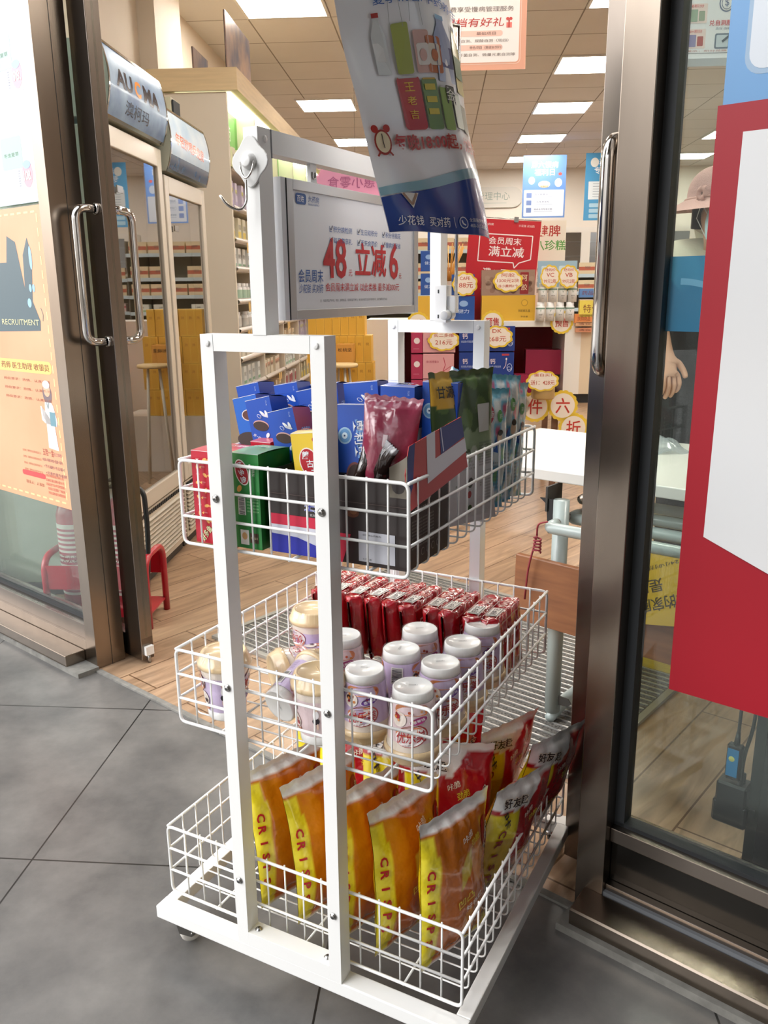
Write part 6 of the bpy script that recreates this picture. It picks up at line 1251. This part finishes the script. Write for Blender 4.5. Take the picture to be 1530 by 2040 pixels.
pcard(990, 671, 31, 21, 4.955, (('DK', .55, .36, .6), ('268元', -.2, .5, 1.2)), 'cloud-shaped price card reading 268 on the blue boxes')
pcard(1081, 759, 32, 20, 4.86, (('蛋白买1', .6, .3, 1.1), ('送1：428元', -.15, .5, 1.5)), 'cloud-shaped price card reading 428 before the amber jar')
for x, y, l in ((833, 645, 'left one, behind the rear upright'), (981, 642, 'middle one below the yellow gift box'), (1119, 642, 'right one under the vitamin bottles')): pcard(x, y, 23, 23, 4.998, (('预售', 0, .8, 1.15),), 'round scalloped yellow presale card on the table edge, ' + l, 16, True)
for x, y, s_, l in ((1032, 806, '二', 'leftmost, mostly behind the blue pouches'), (1066, 810, '件', 'with the character for piece'), (1121, 808, '六', 'with the character for six'), (1142, 853, '折', 'with the character for discount, lowest')): pcard(x, y, 30, 31, 4.998, ((s_, 0, 1.0, .95),), 'round scalloped card hanging below the display shelf, ' + l, 16, True)
# red offer poster and white poster behind it on the display table
s0, s1, z0, z1 = RB(922, 433, 1058, 640, 5.25); q = MB(); F = card(q, 0, s1 - s0 - .0, 0, z1 - z0, mat('red_offer_print', 'c0222c', .4)); w, h = s1 - s0, z1 - z0
wt = LW('f2ece6'); q.line(F, [(w * .16, h * .60), (w * .16, h * .86), (w * .90, h * .86), (w * .90, h * .64), (w * .74, h * .60), (w * .68, h * .55), (w * .66, h * .60), (w * .16, h * .60)], .006, wt)
q.text(F, '会员周末', w * .52, h * .80, h * .07, wt, w=w * .46, bold=.02); q.text(F, '满立减', w * .55, h * .70, h * .10, wt, w=w * .50, bold=.03); q.text(F, '满48元', w * .42, h * .49, h * .10, wt, w=w * .36, bold=.03); q.text(F, '立减', w * .34, h * .36, h * .07, wt, w=w * .22, bold=.02); q.text(F, '6', w * .62, h * .31, h * .17, wt, w=w * .18, bold=.03); q.text(F, '少花钱 买对药', w * .80, h * .95, h * .022, wt, w=w * .22); q.text(F, '大药房', w * .28, h * .95, h * .022, wt, w=w * .12)
q.tube([(0, .002, h + .008), (w, .002, h + .004)], .003, zinc, 6); q.bb(w * .62, w * .68, -.006, .008, h - .012, h + .018, zinc)
single('offer_poster', q, FR @ T(s0, 5.25, z0) @ Matrix.Rotation(radians(4), 4, 'Y'), 'tilted red offer poster with speech bubble standing on the display table', 'poster')
s0, s1, z0, z1 = RB(1050, 440, 1120, 640, 5.4); w, h = s1 - s0, z1 - z0; q = MB(); F = card(q, 0, w, 0, h, mat('ivory_print', 'ece4d2', .5)); q.text(F, '健脾', w * .55, h * .90, h * .11, LW('b23a2c'), w=w * .62, bold=.03); q.text(F, '八珍糕', w * .60, h * .76, h * .10, LW('5fa04a'), w=w * .80, bold=.03)
for k in range(4): q.text(F, ('脾虚食欲', '消化不良', '面黄肌瘦', '腹胀便溏')[k], w * .48, h * (.52 - .07 * k), h * .04, LW('4a4038'), w=w * .36)
q.ell(F, w * .80, h * .44, w * .10, h * .05, LW('e6c9a8'), 1); q.ell(F, w * .80, h * .48, w * .10, h * .02, LW('2a2522'), 2); q.ell(F, w * .80, h * .36, w * .12, h * .05, LW('f4f2ee'), 1); q.ell(F, w * .95, h * .42, w * .04, h * .10, LW('e0a070'), 1)
single('offer_poster', q, FR @ T(s0, 5.4, z0), 'ivory poster with red and green heading behind the red offer poster', 'poster')
s0, s1, z0, z1 = RB(1072, 520, 1148, 572, 5.1); q = MB(); F = card(q, 0, s1 - s0, 0, z1 - z0, mat('clear_blue_card', '9ab8cc', .3)); q.rr(F, .02, .03, .09, .12, .008, LW('c9dae6'), 1); q.rr(F, .12, .03, .2, .12, .008, LW('c9dae6'), 1); single('card_holder', q, FR @ T(s0, 5.1, z0), 'pale blue card holder standing behind the vitamin bottles', 'card holder')
# dried stems in a vase behind the mast
vs_ = thing('reed_bunch', FR @ T(PT(895, 545, 6.2).x, 6.2, PT(895, 560, 6.2).z - .02), 'bunch of orange dried stems behind the thin poster pole', 'dried stems'); q = MB()
for k in range(26): a_ = random.uniform(0, 2 * pi); q.tube([(0, 0, 0), (.05 * cos(a_), .05 * sin(a_), .12), (.10 * cos(a_), .10 * sin(a_), .25 + random.uniform(-.03, .03))], .004, LW('d9a04a'), 5)
obj('stems', q, vs_); q = MB(); q.lathe([(0, -.24), (.05, -.24), (.06, -.1), (.035, 0), (.04, .02)], (0, 0, 0), LW('cfc6ba'), 16); obj('vase', q, vs_)
s0, s1, z0, z1 = RB(870, 590, 960, 640, 6.2); q = MB(); q.bb(s0 - .5, s1 + .25, 6.1, 6.5, 0, PT(895, 560, 6.2).z - .26, dw); single('side_cabinet', q, FR, 'white cabinet behind the display table', 'cabinet')
# yellow gift box stacks and stool
yb = MB(); yb.bb(0, .052, 0, .16, 0, .175, mat('gift_yellow', 'efc052', .45)); yb.rect(FL((0, 0, 0), (1, 0, 0), (0, 0, 1)), .004, .01, .048, .165, LW('e8b445'), 1); yb.text(FL((0, 0, 0), (1, 0, 0), (0, 0, 1)), '桃', .026, .12, .02, LW('a86a2a'), lay=2); ym = yb.mesh('yellow_gift_box')
p0 = PT(616, 826, 5.6); n_y = 0; rown = ['lowest', 'second', 'third', 'top']
for r_ in range(4):
    for c_ in range(8 if r_ < 3 else 7):
        put('yellow_gift_box', ym, FR @ T(p0.x + .0535 * c_ + .012 * (r_ % 2), 5.6 + .004 * (c_ % 3), .385 + .1765 * r_), 'narrow upright yellow gift box in the %s row of the yellow stack' % rown[r_], 'gift box', 'yellow gift boxes, %s row' % rown[r_])
q = MB(); q.bb(0, .11, 0, .12, 0, .115, LW('d99c4a')); q.text(FL((0, 0, 0), (1, 0, 0), (0, 0, 1)), '松桃坚', .055, .08, .024, LW('4a2f1c'), w=.09, bold=.02); single('nut_gift_box', q, FR @ T(-.66, 5.46, .75), 'small orange box with dark lettering in front of the yellow stack', 'gift box')
q = MB(); q.bb(0, .62, 0, .34, .0, .384, dw); single('plinth', q, FR @ T(p0.x - .02, 5.58, 0), 'white plinth carrying the yellow gift boxes', 'plinth')
sl = thing('round_stool', FR @ T(-.61, 5.30, 0), 'small round wooden-topped stool before the yellow gift boxes', 'stool'); q = MB(); q.lathe([(0, .735), (.10, .735), (.105, .745), (.10, .757), (0, .757)], (0, 0, 0), LW('dfc08a'), 28); obj('seat', q, sl)
for k in range(4): q = MB(); q.tube([(.05 * cos(k * pi / 2 + .5), .05 * sin(k * pi / 2 + .5), .735), (.11 * cos(k * pi / 2 + .5), .11 * sin(k * pi / 2 + .5), 0)], .008, LW('d9d4c8'), 8); obj('leg', q, sl)
# ================================================================== PERSON BEHIND THE TABLE
def skin(name, pts, edges, m, parent, sub=2, root=0):
    me = bpy.data.meshes.new(name); me.from_pydata([p[:3] for p in pts], edges, []); me.materials.append(m); o = bpy.data.objects.new(name, me); COL.objects.link(o); o.parent = parent
    s = o.modifiers.new('skin', 'SKIN'); s.use_smooth_shade = True; b = o.modifiers.new('sub', 'SUBSURF'); b.levels = sub; b.render_levels = sub
    for i, p in enumerate(pts): r = p[3]; me.skin_vertices[0].data[i].radius = r if isinstance(r, tuple) else (r, r)
    me.skin_vertices[0].data[root].use_root = True
    return o
pr = thing('person', Matrix.Translation((1.078, 2.785, 0)) @ Matrix.Rotation(math.atan2(-.93, .34) + pi / 2, 4, 'Z') @ Matrix.Scale(1.02, 4), 'person in pink hat, mask and cream jacket behind the white table', 'person')
# local: faces -y, x = her left
skm = mat('skin_tone', 'c99a80', .5); P_ = [(0, 0, .88, .12), (0, .01, 1.08, .115), (0, .015, 1.24, .125), (-.03, -.03, 1.285, .05), (-.075, -.09, 1.335, .058), (-.08, -.10, 1.39, (.078, .09)), (-.08, -.09, 1.45, (.07, .08)),
     (-.155, .01, 1.25, .05), (-.225, .01, 1.15, .042), (-.24, -.03, 1.06, .033), (-.245, -.07, 1.00, .025), (.155, .01, 1.25, .05), (.20, .0, 1.05, .042), (.16, -.12, .92, .03), (.10, -.18, .88, .026),
     (-.09, 0, .80, .085), (-.09, -.01, .45, .058), (-.09, .01, .10, .038), (-.09, -.12, .04, .032), (.09, 0, .80, .085), (.09, -.01, .45, .058), (.09, .01, .10, .038), (.09, -.12, .04, .032)]
E_ = [(0, 1), (1, 2), (2, 3), (3, 4), (4, 5), (5, 6), (2, 7), (7, 8), (8, 9), (9, 10), (2, 11), (11, 12), (12, 13), (13, 14), (0, 15), (15, 16), (16, 17), (17, 18), (0, 19), (19, 20), (20, 21), (21, 22)]
# right hand (camera left): palm hangs down with five separate fingers
hb = Vector((-.245, -.07, 1.00)); k0 = len(P_); P_ += [(hb.x - .002, hb.y - .022, hb.z - .035, (.030, .016)), (hb.x - .002, hb.y - .034, hb.z - .065, (.032, .015))]; E_ += [(10, k0), (k0, k0 + 1)]
for i, (dx, L_) in enumerate(((-.026, .060), (-.009, .070), (.009, .066), (.026, .052))):
    a_ = len(P_); b_ = Vector((hb.x + dx, hb.y - .040, hb.z - .082)); P_ += [(b_.x, b_.y, b_.z, .0095), (b_.x + dx * .1, b_.y - .008, b_.z - L_ * .45, .0088), (b_.x + dx * .1, b_.y - .002, b_.z - L_ * .8, .008), (b_.x, b_.y + .008, b_.z - L_, .0065)]; E_ += [(k0 + 1, a_), (a_, a_ + 1), (a_ + 1, a_ + 2), (a_ + 2, a_ + 3)]
a_ = len(P_); P_ += [(hb.x + .034, hb.y - .030, hb.z - .045, .011), (hb.x + .048, hb.y - .042, hb.z - .072, .0095), (hb.x + .050, hb.y - .050, hb.z - .092, .008)]; E_ += [(k0, a_), (a_, a_ + 1), (a_ + 1, a_ + 2)]
hl = Vector((.10, -.18, .88)); k1 = len(P_); P_ += [(hl.x - .03, hl.y - .03, hl.z - .01, (.030, .016)), (hl.x - .055, hl.y - .045, hl.z - .02, (.032, .015))]; E_ += [(14, k1), (k1, k1 + 1)]
for i, dz in enumerate((-.026, -.009, .009, .026)):
    a_ = len(P_); P_ += [(hl.x - .072, hl.y - .055, hl.z - .025 + dz, .0095), (hl.x - .095, hl.y - .06, hl.z - .035 + dz, .0085), (hl.x - .110, hl.y - .050, hl.z - .045 + dz, .007)]; E_ += [(k1 + 1, a_), (a_, a_ + 1), (a_ + 1, a_ + 2)]
a_ = len(P_); P_ += [(hl.x - .035, hl.y - .035, hl.z + .03, .011), (hl.x - .055, hl.y - .045, hl.z + .045, .009)]; E_ += [(k1, a_), (a_, a_ + 1)]
a_ = len(P_); P_ += [(-.08, -.195, 1.385, .012)]; E_ += [(5, a_)]   # nose
skin('body', P_, E_, skm, pr)
dkc = mat('black_fabric', '1c1b1d', .8, bump=.3, bscale=120); crf = mat('cream_fabric', 'ded6c0', .8, bump=.15, bscale=90)
skin('dark_clothes', [(0, 0, .88, .15), (0, .01, 1.06, .145), (0, .015, 1.20, .14), (-.15, .012, 1.235, .065), (-.225, .01, 1.15, .056), (-.24, -.03, 1.07, .046), (-.243, -.052, 1.035, .038), (.15, .012, 1.235, .065), (.203, .0, 1.05, .056), (.165, -.11, .925, .042), (-.09, 0, .78, .10), (-.09, -.01, .45, .075), (-.09, .01, .12, .065), (.09, 0, .78, .10), (.09, -.01, .45, .075), (.09, .01, .12, .065)],
     [(0, 1), (1, 2), (2, 3), (3, 4), (4, 5), (5, 6), (2, 7), (7, 8), (8, 9), (0, 10), (10, 11), (11, 12), (0, 13), (13, 14), (14, 15)], dkc, pr)
skin('cream_jacket', [(0, .012, 1.10, .165), (0, .015, 1.20, .168), (0, .02, 1.255, .085), (-.15, .012, 1.245, .08), (-.22, .008, 1.15, .07), (.15, .012, 1.255, .085), (.21, .005, 1.14, .078)], [(0, 1), (1, 2), (1, 3), (3, 4), (1, 5), (5, 6)], crf, pr)
def coll(u, v):
    a = -pi / 2 + .45 + (2 * pi - .9) * u; r = .064 + .020 * v ; return (r * cos(a) * 1.05, .0 + r * sin(a) * 1.15 - .01, 1.275 + .085 * v - .085 * abs(2 * u - 1) ** 2)
q = MB(); q.grid(coll, 32, 8, crf); q.grid(lambda u, v: tuple(Vector(coll(u, v)) * .97 + Vector((0, 0, .037))), 32, 8, crf, flip=True); obj('collar', q, pr)
q = MB(); hp = mat('pink_hat_weave', 'c99f98', .85, bump=.6, bscale=260, stretch=(1, 1, 3)); hz = 1.425
def hat(u, v):
    a = 2 * pi * u
    if v < .5: k = v / .5; ph = k * pi / 2; r = .104 * sin(ph) ** .75; z = hz + .095 * cos(ph) ** .8
    else: k = (v - .5) / .5; r = .104 + .065 * k ** .9; z = hz - .026 * k + .012 * k * cos(a) 
    return (r * cos(a), -.02 + r * 1.1 * sin(a), z)
q.grid(hat, 48, 30, hp); ht = obj('hat', q, pr); ht.location = (-.08, -.07, 0)
q = MB(); pk2 = mat('pink_ribbon', 'b58a80', .7); bcn = Vector((-.112, -.06, 1.432))
for k in range(6): a = k * pi / 3; q.grid(lambda u, v: tuple(bcn + Vector((-.004 - .010 * sin(pi * u), (.026 * u) * cos(a) + .008 * (v - .5) * 2 * sin(a) * sin(pi * u), (.026 * u) * sin(a) - .008 * (v - .5) * 2 * cos(a) * sin(pi * u)))), 6, 3, pk2)
q.lathe([(0, -.004), (.004, 0), (0, .004)], bcn + Vector((-.008, 0, 0)), zinc, 10, 'x'); q.tube([bcn, bcn + Vector((-.006, .03, -.02)), bcn + Vector((-.01, .055, -.045))], .0035, pk2, 6)
q.tube([(.106 * cos(a), -.02 + .117 * sin(a), hz - .002) for a in [2 * pi * i / 40 for i in range(40)]], .0055, pk2, 8, True); obj('ribbon', q, ht)
q = MB(); mk = mat('mask_blue', 'b9d0d4', .8, bump=.2, bscale=60)
def mask(u, v):
    a = -pi / 2 + (u - .5) * 2.75; r = .098 + .010 * sin(pi * v); return (r * .93 * cos(a), -.03 + r * 1.12 * sin(a) - .004, 1.288 + .105 * v * (1 - .25 * abs(2 * u - 1)) + .02 * abs(2 * u - 1))
q.grid(mask, 24, 10, mk)
for s_ in (-1, 1): q.tube([mask(.5 + .5 * s_, .9), Vector((s_ * .085, -.02, 1.41)), Vector((s_ * .082, .0, 1.37)), mask(.5 + .5 * s_, .1)], .0014, LW('e9e6e0'), 6)
obj('mask', q, pr).location = (-.08, -.07, 0)
q = MB(); q.grid(lambda u, v: (.078 * cos(pi * (.12 + .76 * u)), .0 + .078 * sin(pi * (.12 + .76 * u)), 1.345 + .08 * v), 20, 6, mat('dark_hair', '2a211e', .6)); obj('hair', q, pr).location = (-.08, -.07, 0)
q = MB()
for s_ in (-1, 1): q.lathe([(0, -.006), (.010, -.003), (.012, 0), (0, .003)], (s_ * .032, -.116, 1.408), LW('2a1c18'), 12, 'y')
obj('eyes', q, pr).location = (-.08, -.07, 0)
# plastic bags on the table in front of the person
q = MB(); q.grid(lambda u, v: (.11 * (u - .5) * 2 + .01 * sin(9 * v), .06 * (v - .5) * 2, .05 * sin(pi * u) ** .7 * sin(pi * v) ** .6 + .01 * sin(11 * u + 6 * v)), 14, 10, glassmat('thin_plastic', 'dfe3e6', .10, .12, haze=.35, hazecol='cfd6da')); single('plastic_bag', q, Matrix.Translation((.80, 2.50, .721)), 'crumpled clear plastic bag on the white table by the person', 'plastic bag')
